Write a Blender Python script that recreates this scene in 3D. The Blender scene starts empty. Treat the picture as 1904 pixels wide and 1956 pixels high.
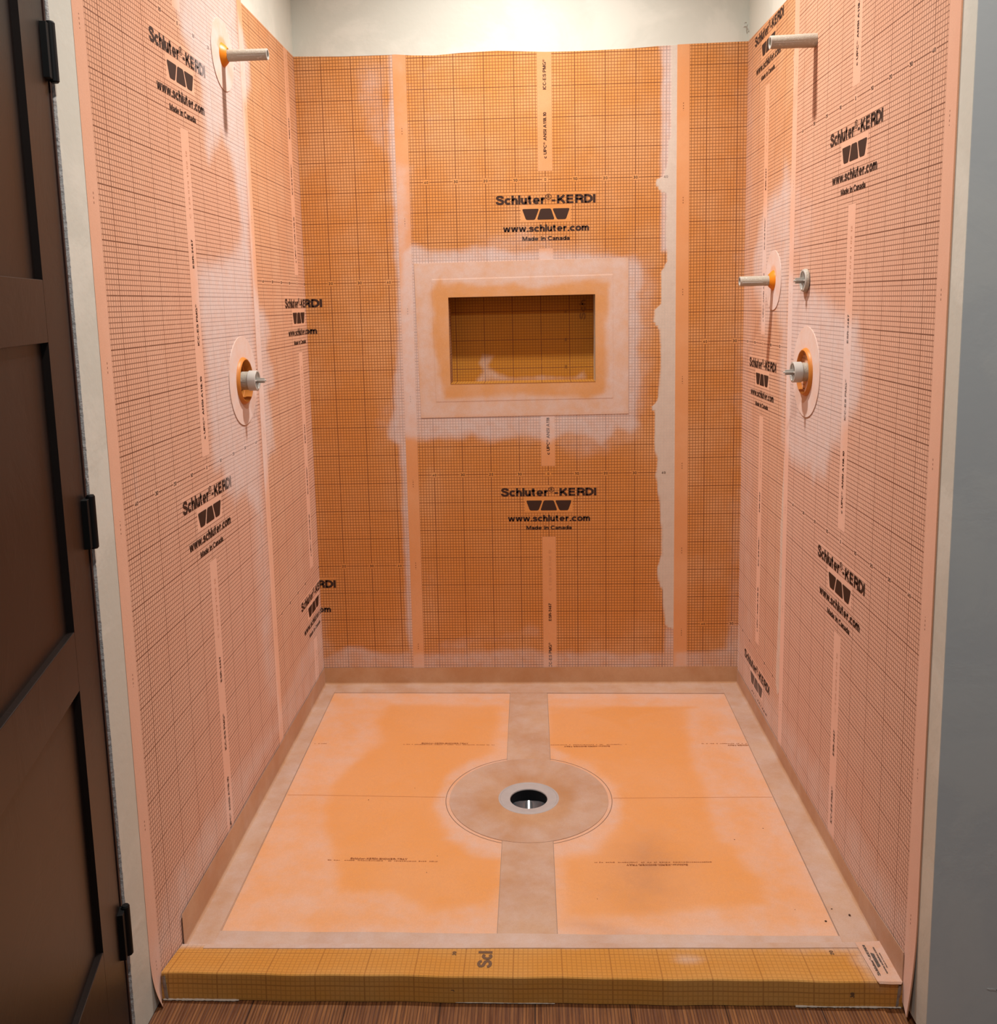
import bpy, bmesh, math, random
import numpy as np
from mathutils import Vector, Matrix

random.seed(7)
SC = bpy.context.scene
COL = SC.collection

# ------------------------------------------------------------------ camera
FPX, CX, CY = 1776.41, 935.2, 837.9
YAW, PITCH, ROLL = -0.0457, 0.1446, -0.0223
CAM = Vector((0.7715, -3.2088, 1.1947))
W = 1.4958                       # clear width between the two side walls

def camera():
    cy, sy, cp, sp = math.cos(YAW), math.sin(YAW), math.cos(PITCH), math.sin(PITCH)
    f = Vector((sy*cp, cy*cp, -sp)); r = Vector((cy, -sy, 0)); u = r.cross(f)
    c, s = math.cos(ROLL), math.sin(ROLL)
    r2 = r*c + u*s; u2 = u*c - r*s
    cd = bpy.data.cameras.new('camera'); cd.sensor_fit = 'HORIZONTAL'; cd.sensor_width = 36
    cd.lens = FPX/1904*36; cd.shift_x = (952-CX)/1904; cd.shift_y = -(978-CY)/1904
    cd.clip_start = .02
    o = bpy.data.objects.new('camera', cd); COL.objects.link(o)
    m = Matrix((r2, u2, -f)).transposed().to_4x4(); m.translation = CAM
    o.matrix_world = m; SC.camera = o
camera()

# ------------------------------------------------------------------ light
SC.view_settings.view_transform = 'Standard'; SC.view_settings.look = 'None'
SC.view_settings.gamma = 1; SC.view_settings.use_curve_mapping = False
SC.view_settings.exposure = -0.34
SC.cycles.use_denoising = True

def lamp(name, kind, loc, power, col, **kw):
    d = bpy.data.lights.new(name, kind); d.energy = power; d.color = col
    for k, v in kw.items(): setattr(d, k, v)
    o = bpy.data.objects.new(name, d); COL.objects.link(o); o.location = loc
    return o
lamp('shower_downlight_beam', 'SPOT', (.75, -.72, 2.80), 232, (1, .965, .92), spot_size=math.radians(134), spot_blend=1.0, shadow_soft_size=.045)
lamp('room_downlight_beam', 'SPOT', (.86, -2.48, 2.80), 122, (1, .97, .93), spot_size=math.radians(160), spot_blend=.8, shadow_soft_size=.045)
SC.world = bpy.data.worlds.new('world'); SC.world.use_nodes = True
bg = SC.world.node_tree.nodes['Background']; bg.inputs[0].default_value = (.86, .93, 1, 1); bg.inputs[1].default_value = .26

# ------------------------------------------------------------------ helpers
def lin(r, g, b):
    f = lambda c: (c/255/12.92) if c/255 <= .04045 else ((c/255+.055)/1.055)**2.4
    return (f(r), f(g), f(b), 1)

def tag(o, label=None, cat=None, group=None, kind=None):
    if label: o['label'] = label
    if cat: o['category'] = cat
    if group: o['group'] = group
    if kind: o['kind'] = kind
    return o

def empty(name, loc=(0, 0, 0), rz=0):
    o = bpy.data.objects.new(name, None); COL.objects.link(o); o.location = loc; o.rotation_euler = (0, 0, rz)
    o.empty_display_size = .05
    return o

def mesh_obj(name, verts, faces, mat, parent=None, smooth=False, uv=None, attrs=None):
    me = bpy.data.meshes.new(name); me.from_pydata([tuple(v) for v in verts], [], [tuple(f) for f in faces])
    if uv is not None:
        lay = me.uv_layers.new(name='print')
        idx = np.empty(len(me.loops), dtype=np.int32); me.loops.foreach_get('vertex_index', idx)
        lay.data.foreach_set('uv', np.asarray(uv, dtype=np.float32)[idx].ravel())
    if attrs:
        for k, a in attrs.items():
            at = me.attributes.new(k, 'FLOAT', 'POINT'); at.data.foreach_set('value', np.asarray(a, dtype=np.float32))
    if smooth: me.polygons.foreach_set('use_smooth', [True]*len(me.polygons))
    me.update()
    o = bpy.data.objects.new(name, me); COL.objects.link(o)
    if mat: me.materials.append(mat)
    if parent: o.parent = parent
    return o

class MB:
    """collects shapes into one mesh"""
    def __init__(self): self.v = []; self.f = []
    def add(self, v, f):
        n = len(self.v); self.v += [tuple(p) for p in v]; self.f += [tuple(i+n for i in q) for q in f]; return self
    def box(self, x0, x1, y0, y1, z0, z1):
        v = [(x, y, z) for x in (x0, x1) for y in (y0, y1) for z in (z0, z1)]
        return self.add(v, [(0, 1, 3, 2), (4, 6, 7, 5), (0, 4, 5, 1), (2, 3, 7, 6), (0, 2, 6, 4), (1, 5, 7, 3)])
    def lathe(self, prof, n=48, axis='x', c=(0, 0, 0)):
        """prof: list of (distance along axis, radius); revolved about the axis"""
        v = []; f = []
        for a, r in prof:
            for i in range(n):
                t = 2*math.pi*i/n; p, q = r*math.cos(t), r*math.sin(t)
                v.append((c[0]+a, c[1]+p, c[2]+q) if axis == 'x' else (c[0]+p, c[1]+q, c[2]+a))
        for k in range(len(prof)-1):
            for i in range(n):
                j = (i+1) % n; f.append((k*n+i, k*n+j, (k+1)*n+j, (k+1)*n+i))
        return self.add(v, f)
    def build(self, name, mat, parent=None, smooth=False, bevel=0, weld=True):
        o = mesh_obj(name, self.v, self.f, mat, parent, smooth)
        bm = bmesh.new(); bm.from_mesh(o.data)
        if weld: bmesh.ops.remove_doubles(bm, verts=bm.verts, dist=1e-6)
        bmesh.ops.recalc_face_normals(bm, faces=bm.faces)
        bm.to_mesh(o.data); bm.free()
        if smooth:
            o.data.polygons.foreach_set('use_smooth', [True]*len(o.data.polygons))
            m = o.modifiers.new('n', 'EDGE_SPLIT'); m.split_angle = math.radians(35)
        if bevel:
            m = o.modifiers.new('b', 'BEVEL'); m.width = bevel; m.segments = 2; m.limit_method = 'ANGLE'
        return o

# ------------------------------------------------------------------ node material helpers
class NT:
    def __init__(self, name):
        self.m = bpy.data.materials.new(name); self.m.use_nodes = True
        self.t = self.m.node_tree; self.b = self.t.nodes['Principled BSDF']
    def n(self, typ, **kw):
        x = self.t.nodes.new(typ)
        for k, v in kw.items(): setattr(x, k, v)
        return x
    def put(self, sock, val):
        if isinstance(val, bpy.types.NodeSocket): self.t.links.new(val, sock)
        elif isinstance(val, (tuple, list)) and hasattr(sock, 'default_value') and len(val) == 4 and sock.type == 'VECTOR': sock.default_value = val[:3]
        else: sock.default_value = val
    def math(self, op, a, b=0.0, c=None, clamp=False):
        x = self.n('ShaderNodeMath', operation=op, use_clamp=clamp)
        self.put(x.inputs[0], a); self.put(x.inputs[1], b)
        if c is not None: self.put(x.inputs[2], c)
        return x.outputs[0]
    def mix(self, f, a, b, mode='MIX'):
        x = self.n('ShaderNodeMix', data_type='RGBA', blend_type=mode)
        self.put(x.inputs[0], f); self.put(x.inputs[6], a); self.put(x.inputs[7], b)
        return x.outputs[2]
    def step(self, v, lo, hi, tolo=0.0, tohi=1.0, smooth=True):
        x = self.n('ShaderNodeMapRange', interpolation_type='SMOOTHSTEP' if smooth else 'LINEAR')
        self.put(x.inputs[0], v); x.inputs[1].default_value = lo; x.inputs[2].default_value = hi
        x.inputs[3].default_value = tolo; x.inputs[4].default_value = tohi
        return x.outputs[0]
    def noise(self, scale, detail=4, rough=.55, vec=None, dist=0.0, stretch=None):
        x = self.n('ShaderNodeTexNoise'); x.inputs['Scale'].default_value = scale
        x.inputs['Detail'].default_value = detail; x.inputs['Roughness'].default_value = rough
        x.inputs['Distortion'].default_value = dist
        v = vec if vec is not None else self.pos()
        if stretch:
            mp = self.n('ShaderNodeMapping'); mp.inputs['Scale'].default_value = stretch; self.put(mp.inputs[0], v); v = mp.outputs[0]
        self.put(x.inputs['Vector'], v); return x.outputs['Fac']
    def pos(self):
        if not hasattr(self, '_p'): self._p = self.n('ShaderNodeTexCoord').outputs['Object']
        return self._p
    def attr(self, name): return self.n('ShaderNodeAttribute', attribute_name=name).outputs['Fac']
    def out(self, col, rough=.6, spec=.4, bump=None, bd=.001, **kw):
        self.put(self.b.inputs['Base Color'], col); self.put(self.b.inputs['Roughness'], rough)
        self.put(self.b.inputs['Specular IOR Level'], spec)
        for k, v in kw.items(): self.put(self.b.inputs[k.replace('_', ' ')], v)
        if bump is not None:
            x = self.n('ShaderNodeBump'); x.inputs['Distance'].default_value = bd; self.put(x.inputs['Height'], bump)
            self.t.links.new(x.outputs[0], self.b.inputs['Normal'])
        return self.m
def simple(name, col, rough=.5, spec=.4, var=.1, scale=20, bump=None, **kw):
    t = NT(name); n = t.noise(scale)
    c2 = tuple(c*(1-var*2) for c in col[:3])+(1,)
    return t.out(t.mix(n, c2, col), rough, spec, bump=(t.noise(bump[0]) if bump else None), bd=(bump[1] if bump else .001), **kw)

HAZE = lin(214, 203, 201); PASTE = lin(216, 204, 190)
SHEEN = 0.52
def membrane_material(name, grid=True, deep=lin(214, 142, 70), pale=lin(220, 160, 104), line=lin(104, 56, 28), curb=False, sheen=SHEEN, ls=1.0):
    t = NT(name); P = t.pos()
    n1 = t.noise(5, 5, .6); n2 = t.noise(11, 7, .62); n3 = t.noise(38, 5, .6); nf = t.noise(420, 2, .7); nm = t.noise(90, 3, .6)
    col = t.mix(t.step(n1, .35, .68), deep, pale)
    col = t.mix(t.math('MULTIPLY', t.attr('wet'), .85), col, tuple(c*k for c, k in zip(deep, (.94, .86, .62)))+(1,) if len(deep) == 3 else (deep[0]*.96, deep[1]*.9, deep[2]*.68, 1))
    col = t.mix(t.step(nm, .3, .75, 0, .22), col, (pale[0]*.82, pale[1]*.78, pale[2]*.75, 1))
    if grid:
        sep = t.n('ShaderNodeSeparateXYZ'); uvn = t.n('ShaderNodeUVMap', uv_map='print'); t.put(sep.inputs[0], uvn.outputs[0])
        u, v = sep.outputs[0], sep.outputs[1]
        au = t.math('ABSOLUTE', u)
        pu, pv = t.math('PINGPONG', u, .5), t.math('PINGPONG', v, .5)
        qu, qv = t.math('PINGPONG', u, 5.0), t.math('PINGPONG', v, 5.0)
        lu = t.step(pu, .055, .155, .72*ls, 0); lv = t.step(pv, .055, .155, .78*ls, 0)
        Lu = t.step(qu, .09, .20, .92*min(1, ls*1.3), 0); Lv = t.step(qv, .08, .18, .95*min(1, ls*1.3), 0)
        m = t.math('MAXIMUM', t.math('MAXIMUM', lu, lv), t.math('MAXIMUM', Lu, Lv))
        m = t.math('MULTIPLY', m, t.step(n3, .2, .5, .72, 1))
        if not curb:
            lt = lambda a, b: t.math('LESS_THAN', a, b); gt = lambda a, b: t.math('GREATER_THAN', a, b)
            mul = lambda *a: a[0] if len(a) == 1 else t.math('MULTIPLY', a[0], mul(*a[1:]))
            w = t.math('WRAP', v, 100.0, 0.0)
            x = t.t.nodes  # noqa
            strip = mul(lt(au, 2.4), gt(w, 2.8), lt(w, 77.4))
            stripe_edge = mul(lt(au, 2.48), gt(w, 2.7), lt(w, 77.5))
            edge = t.math('SUBTRACT', stripe_edge, strip, clamp=True)
            # clear fields round the printed words, the mark and the numbers (w counts up from the ruler; words sit just below it)
            c1 = mul(lt(au, 17.0), gt(w, 95.1), lt(w, 95.9))
            c2 = mul(lt(au, 8.8), gt(w, 90.7), lt(w, 91.8))
            c3 = mul(lt(au, 8.4), gt(w, 86.2), lt(w, 90.8))
            c4 = mul(lt(qu, 1.0), t.math('LESS_THAN', t.math('ABSOLUTE', t.math('SUBTRACT', t.math('WRAP', t.math('ADD', v, 50.0), 100.0, 0.0), 50.0)), .9), lt(au, 42))
            clear = t.math('MAXIMUM', t.math('MAXIMUM', strip, c1), t.math('MAXIMUM', t.math('MAXIMUM', c2, c3), c4))
            m = mul(m, t.math('SUBTRACT', 1.0, clear), lt(au, 45.6))
            m = t.math('MAXIMUM', m, t.math('MULTIPLY', edge, .6))
            ed = mul(gt(au, 45.5), lt(au, 45.62)); m = t.math('MAXIMUM', m, t.math('MULTIPLY', ed, .55))
            mk = mul(lt(t.math('ABSOLUTE', t.math('SUBTRACT', au, 47.6)), .14), lt(t.math('PINGPONG', t.math('SUBTRACT', v, 17.0), 15.0), 1.3), lt(t.math('PINGPONG', v, .42), .2))
            m = t.math('MAXIMUM', m, t.math('MULTIPLY', mk, .8))
    if grid and not curb:
        plain = t.math('MAXIMUM', stripe_edge, t.math('GREATER_THAN', au, 45.6))
        col = t.mix(t.math('MULTIPLY', plain, .42), col, lin(220, 162, 124))
    col = t.mix(t.attr('dry'), col, t.mix(n2, lin(212, 154, 122), lin(222, 172, 148)))  # pink of the grazing-angle sheen painted into the front sheets' colour
    hz = t.attr('haze')
    h = t.step(t.math('ADD', hz, t.math('MULTIPLY', t.math('SUBTRACT', n2, .5), .75)), .1, 1.0)
    h = t.math('MULTIPLY', h, t.step(hz, .0, .12))
    h = t.math('MULTIPLY', h, t.step(n3, .25, .7, .72, 1.0))
    hcol = t.mix(t.math('MULTIPLY', h, .84), col, HAZE)
    if grid:
        linec = t.mix(t.math('MULTIPLY', h, .52), line, HAZE)
        hcol = t.mix(m, hcol, linec)
    ps = t.attr('paste')
    p = t.step(t.math('ADD', ps, t.math('MULTIPLY', t.math('SUBTRACT', n3, .5), .25)), .3, .75)
    p = t.math('MULTIPLY', p, .93)
    col = t.mix(p, hcol, t.mix(n3, (PASTE[0]*.82, PASTE[1]*.82, PASTE[2]*.82, 1), PASTE))
    col = t.mix(t.math('MULTIPLY', t.attr('dirt'), t.step(n2, .3, .7, .3, .75)), col, lin(150, 105, 80))
    col = t.mix(t.step(nf, .3, .7, .0, .12), col, lin(150, 95, 60))
    return t.out(col, .78, .25, bump=t.math('ADD', t.math('MULTIPLY', nf, .35), t.math('ADD', t.math('MULTIPLY', n2, 1.2), t.math('MULTIPLY', p, 1.0))), bd=.0006,
                 Sheen_Weight=(t.math('MULTIPLY', t.math('SUBTRACT', 1.0, t.math('MULTIPLY', m, .85)), sheen) if grid else sheen), Sheen_Roughness=.45, Sheen_Tint=lin(250, 226, 218))
M = {}
M['kerdi'] = membrane_material('printed_membrane')
M['kerdi_plain'] = membrane_material('plain_membrane', grid=False)
M['tray'] = membrane_material('tray_membrane', grid=False, deep=lin(234, 166, 104), pale=lin(234, 176, 130), sheen=.26)
M['band'] = membrane_material('band_membrane', grid=False, deep=lin(188, 140, 98), pale=lin(202, 162, 126), sheen=.12)
M['curb'] = membrane_material('curb_membrane', curb=True, deep=lin(206, 144, 62), pale=lin(208, 154, 82), line=lin(120, 66, 24), sheen=.08, ls=.4)
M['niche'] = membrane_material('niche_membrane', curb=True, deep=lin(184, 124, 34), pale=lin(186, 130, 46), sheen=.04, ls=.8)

def ink_material():
    t = NT('printed_ink'); h = t.attr('haze'); n = t.noise(25, 5)
    h = t.step(t.math('ADD', h, t.math('MULTIPLY', t.math('SUBTRACT', n, .5), .4)), .15, .9)
    return t.out(t.mix(t.math('MULTIPLY', h, .36), lin(58, 36, 26), HAZE), .7, .3)
M['ink'] = ink_material()
M['faint_ink'] = simple('faint_ink', lin(190, 134, 96), .8, .2)

def paint_material(name, a, b, bumpk=1.0, rough=.55):
    t = NT(name); n = t.noise(3.5, 6, .6, dist=.6); n2 = t.noise(60, 3)
    pn = t.step(n, .42, .58)
    return t.out(t.mix(pn, a, b), rough, .35, bump=t.math('ADD', t.math('MULTIPLY', n2, .5*bumpk), t.math('MULTIPLY', pn, .4)), bd=.0008)
M['drywall'] = paint_material('skimmed_drywall', lin(200, 201, 190), lin(210, 210, 199))
M['grey_paint'] = paint_material('grey_paint', lin(194, 195, 193), lin(200, 200, 196), .6)
M['door'] = paint_material('brown_door_paint', lin(25, 17, 14), lin(27, 19, 16), .1, .42)
M['jamb'] = simple('brown_jamb_paint', lin(62, 40, 34), .45)
M['black'] = simple('black_metal', lin(6, 6, 6), .6, .25)
M['raw_gypsum'] = simple('raw_drywall_edge', lin(205, 203, 200), .95, .1, .25, 120, bump=(300, .002))
M['dark'] = simple('dark_cavity', lin(24, 20, 18), .9, .1)
def wood():
    t = NT('wood_plank_floor'); P = t.pos()
    sep = t.n('ShaderNodeSeparateXYZ'); t.put(sep.inputs[0], P)
    x = sep.outputs[0]
    pl = t.math('FLOOR', t.math('DIVIDE', x, .19))
    seam = t.step(t.math('PINGPONG', x, .095), .0, .0025, 1, 0)
    comb = t.n('ShaderNodeCombineXYZ'); t.put(comb.inputs[0], x); t.put(comb.inputs[1], t.math('ADD', t.math('MULTIPLY', sep.outputs[1], .05), t.math('MULTIPLY', pl, 3.7)))
    t.put(comb.inputs[2], pl)
    g = t.noise(90, 6, .65, comb.outputs[0], .4); g2 = t.noise(230, 3, .6, comb.outputs[0], .2); g3 = t.noise(9, 3, .6, comb.outputs[0])
    ridg = t.math('PINGPONG', t.math('ADD', t.math('MULTIPLY', x, 150), t.math('MULTIPLY', g3, 6)), .5)
    c = t.mix(t.step(g, .3, .7), lin(92, 52, 27), lin(158, 104, 58))
    c = t.mix(t.step(ridg, .0, .28, .75, 0), c, lin(66, 34, 18))
    c = t.mix(t.step(g3, .35, .65, 0, .45), c, lin(96, 54, 32))
    c = t.mix(seam, c, lin(40, 20, 12))
    return t.out(c, .55, .4, bump=t.math('ADD', ridg, g2), bd=.0015)
M['wood'] = wood()
def plastic(name, col, speck):
    t = NT(name); n = t.noise(140, 4, .7); n2 = t.noise(600, 2)
    c = t.mix(t.step(n, .56, .68), col, speck)
    c = t.mix(t.step(n2, .68, .74, 0, .6), c, lin(90, 80, 70))
    return t.out(c, .6, .35, bump=t.math('ADD', n, n2), bd=.0009)
M['pvc'] = plastic('splattered_grey_plastic', lin(176, 166, 150), lin(205, 198, 186))
M['pvc_clean'] = simple('grey_white_plastic', lin(196, 192, 184), .4)
M['rubber'] = simple('orange_rubber', lin(240, 140, 20), .42, .4, .12, 30)
M['sleeve'] = simple('orange_brown_plastic', lin(206, 128, 50), .45, .4, .08, 30)
M['collar'] = simple('smeared_drain_plastic', lin(186, 180, 178), .55, .4, .08, 45, bump=(80, .001))
M['throat'] = simple('black_pipe_wall', lin(34, 34, 38), .35)
M['water'] = simple('glossy_grey_pipe', lin(78, 84, 90), .10, 1.0, .02)
M['caulk'] = simple('white_sealant', lin(214, 200, 184), .6, .3, .15, 120)
M['grit'] = simple('dark_grit', lin(70, 50, 34), .9)
M['crack'] = simple('white_chip', lin(205, 202, 196), .8)

# ------------------------------------------------------------------ thinset smears, wet patches and dirt (real stains, metres on each surface)
MARKS = {
 'left_front': [
  ('h',0.85,0.03,[(-1.083,1.9),(-0.614,2.05),(-0.581,1.748),(-0.612,1.352),(-0.634,0.66),(-0.628,0.582),(-0.666,0.576),(-0.708,0.624),(-0.789,0.7),(-0.88,0.696),(-0.932,0.737),(-0.966,0.79),(-1.014,0.805),(-1.027,0.872),(-1.029,0.961),(-1.028,1.061),(-1.042,1.135),(-1.048,1.233),(-1.055,1.286),(-0.969,1.308),(-0.841,1.326),(-0.728,1.359),(-0.684,1.417),(-0.703,1.483),(-0.721,1.548),(-0.762,1.602),(-0.803,1.625),(-0.863,1.586),(-0.916,1.544),(-0.93,1.606),(-0.927,1.679),(-0.937,1.718),(-1.01,1.788),(-1.04,1.797),(-1.053,1.816)]),
  ('h',0.55,0.05,[(-0.752,0.7),(-0.611,0.64),(-0.6,0.37),(-0.608,0.05),(-0.687,0.053),(-0.724,0.164),(-0.73,0.336),(-0.749,0.493),(-0.741,0.609)]),
  ('h',0.35,0.02,[(-1.474,0.91),(-1.453,0.906),(-1.442,0.789),(-1.468,0.8),(-1.473,0.848)]),
  ('h',0.55,0.04,[(-1.579,-0.086),(-1.524,-0.001),(-1.377,0.019),(-1.093,0.033),(-0.675,-0.001),(-0.569,-0.051),(-0.995,-0.108),(-1.306,-0.117),(-1.442,-0.168),(-1.55,-0.143)]),
  ('h',0.25,0.02,[(-1.508,-0.059),(-1.471,-0.015),(-1.446,-0.032),(-1.47,-0.099)]),
 ],
 'left_back': [
  ('h',0.8,0.025,[(-0.661,2.035),(-0.561,1.945),(-0.518,1.873),(-0.515,1.811),(-0.547,1.776),(-0.583,1.741),(-0.585,1.609),(-0.589,1.467),(-0.589,1.367),(-0.589,1.266),(-0.556,1.2),(-0.515,1.193),(-0.472,1.162),(-0.459,1.115),(-0.5,1.078),(-0.455,1.022),(-0.445,0.958),(-0.51,0.948),(-0.495,0.884),(-0.482,0.78),(-0.55,0.752),(-0.611,0.64),(-0.612,0.422),(-0.605,0.26),(-0.612,0.002),(-0.554,-0.126),(-0.693,0.446),(-0.665,0.89),(-0.661,1.349)]),
  ('h',0.5,0.03,[(-0.703,-0.052),(-0.554,0.026),(-0.245,0.057),(-0.116,0.122),(0.012,0.136),(0.018,-0.115),(-0.173,-0.142),(-0.461,-0.137)]),
  ('h',0.85,0.012,[(0.323,2.021),(0.345,2.02),(0.348,1.164),(0.344,0.616),(0.332,-0.108),(0.31,0.021),(0.312,0.236),(0.307,0.428),(0.309,0.617),(0.303,0.71),(0.27,0.733),(0.266,0.757),(0.279,0.803),(0.293,0.839),(0.287,0.876),(0.297,0.949),(0.312,1.057),(0.314,1.165),(0.32,1.271),(0.312,1.359),(0.318,1.515),(0.312,1.636),(0.306,1.755),(0.313,1.855)]),
  ('h',0.4,0.03,[(0.228,1.991),(0.324,2.005),(0.321,1.687),(0.294,1.67),(0.235,1.757),(0.205,1.875)]),
  ('h',0.3,0.03,[(0.292,1.636),(0.319,1.635),(0.311,0.691),(0.231,0.767),(0.243,0.84),(0.284,0.949),(0.295,1.236)]),
  ('h',0.6,0.012,[(-0.033,-0.08),(0.026,-0.057),(0.094,-0.023),(0.142,-0.027),(0.199,-0.046),(0.275,-0.05),(0.342,-0.042),(0.339,-0.138),(-0.036,-0.136)]),
  ('h',0.35,0.02,[(-0.003,0.063),(0.021,0.043),(0.046,-0.037),(0.013,-0.116),(-0.016,-0.116)]),
  ('w',0.8,0.05,[(0.015,0.881),(0.2,0.914),(0.262,0.84),(0.24,0.748),(0.262,0.617),(0.283,0.428),(0.288,0.041),(0.162,-0.018),(0.048,0.003),(0.011,0.431)]),
 ],
 'center': [
  ('h',0.55,0.03,[(0.312,1.687),(0.381,1.651),(0.378,1.392),(0.38,1.34),(0.299,1.342)]),
  ('h',0.85,0.018,[(0.336,1.376),(0.382,1.406),(0.426,1.382),(0.488,1.372),(0.541,1.374),(0.586,1.391),(0.648,1.386),(0.71,1.37),(0.807,1.371),(0.93,1.358),(1.036,1.35),(1.124,1.341),(1.155,1.321),(1.162,1.252),(1.145,1.217),(1.155,1.111),(1.145,1.005),(1.152,0.915),(1.138,0.825),(1.145,0.77),(1.115,0.734),(1.07,0.753),(1.042,0.717),(1.015,0.695),(0.961,0.727),(0.898,0.737),(0.834,0.711),(0.743,0.734),(0.633,0.714),(0.561,0.739),(0.524,0.729),(0.451,0.73),(0.404,0.718),(0.359,0.731),(0.313,0.732),(0.304,0.985)]),
  ('h',0.4,0.03,[(0.541,1.371),(0.631,1.429),(0.755,1.444),(0.861,1.406),(1.001,1.377),(1.141,1.356),(1.204,1.32),(1.205,1.11),(1.186,0.968),(1.174,0.824),(1.151,0.733),(1.033,0.671),(0.942,0.644),(0.852,0.701),(0.469,0.726),(0.488,1.372)]),
  ('h',0.3,0.05,[(0.325,2.029),(0.394,2.027),(0.385,1.752),(0.315,1.754)]),
  ('h',0.3,0.05,[(0.418,1.968),(0.471,1.983),(0.481,1.75),(0.427,1.717)]),
  ('h',0.9,0.008,[(1.205,2.015),(1.212,2.005),(1.217,1.943),(1.211,1.828),(1.215,1.728),(1.213,1.661),(1.215,1.354),(1.237,1.354),(1.281,1.353),(1.276,2.022)]),
  ('p',0.75,0.006,[(1.24,2.023),(1.244,1.727),(1.237,1.714),(1.237,1.66),(1.224,1.602),(1.198,1.591),(1.195,1.574),(1.207,1.552),(1.231,1.539),(1.228,1.423),(1.232,1.319),(1.213,1.285),(1.214,1.18),(1.191,1.16),(1.189,1.119),(1.209,1.092),(1.213,0.985),(1.206,0.86),(1.195,0.838),(1.179,0.828),(1.196,0.805),(1.192,0.696),(1.203,0.641),(1.198,0.585),(1.209,0.511),(1.219,0.398),(1.219,0.304),(1.205,0.256),(1.209,0.208),(1.224,0.17),(1.232,0.044),(1.261,0.028),(1.291,0.034),(1.276,2.022)]),
  ('h',0.65,0.008,[(1.232,0.044),(1.291,0.044),(1.292,-0.142),(1.232,-0.142)]),
  ('h',0.6,0.014,[(0.313,-0.05),(0.541,-0.051),(0.655,-0.04),(0.73,-0.037),(0.918,-0.054),(1.291,-0.052),(1.292,-0.142),(0.31,-0.138)]),
  ('h',0.3,0.02,[(0.391,-0.009),(0.467,0.01),(0.656,0.023),(0.751,0.053),(0.797,0.037),(0.787,0.002),(0.542,-0.03),(0.918,-0.042),(0.351,-0.058)]),
  ('h',0.25,0.04,[(0.386,0.312),(0.419,0.293),(0.411,0.04),(0.377,0.04)]),
  ('w',0.8,0.06,[(0.487,0.707),(0.743,0.703),(1.16,0.678),(1.197,0.492),(1.198,0.073),(0.826,0.057),(0.449,0.04),(0.398,0.235),(0.444,0.521)]),
  ('w',0.5,0.05,[(0.368,1.514),(0.581,1.543),(0.632,1.455),(0.542,1.397),(0.399,1.401)]),
 ],
 'right_back': [
  ('h',0.55,0.012,[(1.264,-0.056),(1.366,-0.052),(1.447,-0.039),(1.457,0.052),(1.521,0.052),(1.524,-0.143),(1.264,-0.142)]),
  ('h',0.3,0.03,[(1.459,0.489),(1.513,0.525),(1.524,-0.143),(1.45,-0.143),(1.438,0.072)]),
  ('h',0.75,0.04,[(1.694,1.434),(1.806,1.486),(1.922,1.517),(1.984,1.567),(2.066,1.527),(2.069,1.317),(2.05,1.0),(2.039,0.744),(2.021,0.756),(1.988,0.874),(1.96,0.932),(1.955,0.993),(1.97,1.085),(1.907,1.144),(1.802,1.079),(1.721,1.109),(1.73,1.158),(1.644,1.208),(1.6,1.309)]),
  ('h',0.3,0.05,[(1.474,1.989),(1.584,1.961),(1.737,0.029),(1.529,-0.092),(1.451,0.959)]),
  ('p',0.6,0.008,[(2.033,1.841),(2.111,1.841),(2.087,1.687),(2.057,1.57),(2.065,1.705)]),
  ('p',0.6,0.006,[(2.038,0.759),(2.106,0.784),(2.114,0.081),(2.022,0.009),(2.0,0.049),(2.015,0.3),(2.017,0.539)]),
  ('h',0.55,0.04,[(1.514,-0.117),(1.522,0.002),(1.74,-0.006),(2.004,0.001),(2.118,0.035),(2.159,-0.121),(1.825,-0.185)]),
 ],
 'right_front': [
  ('h',0.85,0.03,[(1.95,1.324),(2.074,1.26),(2.215,1.222),(2.369,1.201),(2.471,1.163),(2.552,1.141),(2.612,1.153),(2.618,1.096),(2.655,1.052),(2.644,0.995),(2.601,0.932),(2.542,0.888),(2.524,0.849),(2.465,0.827),(2.436,0.796),(2.413,0.74),(2.357,0.749),(2.321,0.715),(2.285,0.757),(2.25,0.737),(2.182,0.739),(2.121,0.735),(2.07,0.764),(2.006,0.997)]),
  ('h',0.35,0.05,[(1.927,1.589),(2.141,1.517),(2.289,1.383),(2.257,1.255),(1.955,1.264)]),
  ('h',0.5,0.05,[(2.061,0.026),(2.175,-0.002),(2.416,0.026),(2.726,0.021),(2.913,-0.006),(3.006,0.001),(3.019,-0.125),(2.872,-0.167),(2.432,-0.139),(2.017,-0.144)]),
 ],
 'tray': [
  ('w',0.75,0.012,[(0.267,-0.172),(0.64,-0.195),(0.642,-0.354),(0.634,-0.504),(0.574,-0.58),(0.529,-0.653),(0.507,-0.748),(0.5,-0.831),(0.527,-0.934),(0.573,-0.995),(0.662,-1.04),(0.68,-1.095),(0.68,-1.179),(0.651,-1.238),(0.609,-1.247),(0.522,-1.276),(0.427,-1.201),(0.302,-1.202),(0.254,-1.032),(0.211,-0.961),(0.189,-0.846),(0.181,-0.72),(0.214,-0.597),(0.247,-0.531),(0.285,-0.462),(0.253,-0.314)]),
  ('w',0.7,0.012,[(0.813,-0.197),(1.279,-0.199),(1.25,-0.393),(1.226,-0.596),(1.245,-0.717),(1.229,-0.88),(1.234,-0.99),(1.27,-1.024),(1.259,-1.101),(1.294,-1.153),(1.286,-1.24),(1.213,-1.245),(1.066,-1.274),(0.877,-1.291),(0.837,-1.282),(0.839,-1.072),(0.919,-1.038),(0.981,-0.932),(1.001,-0.718),(0.949,-0.612),(0.836,-0.498),(0.813,-0.463)]),
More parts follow.
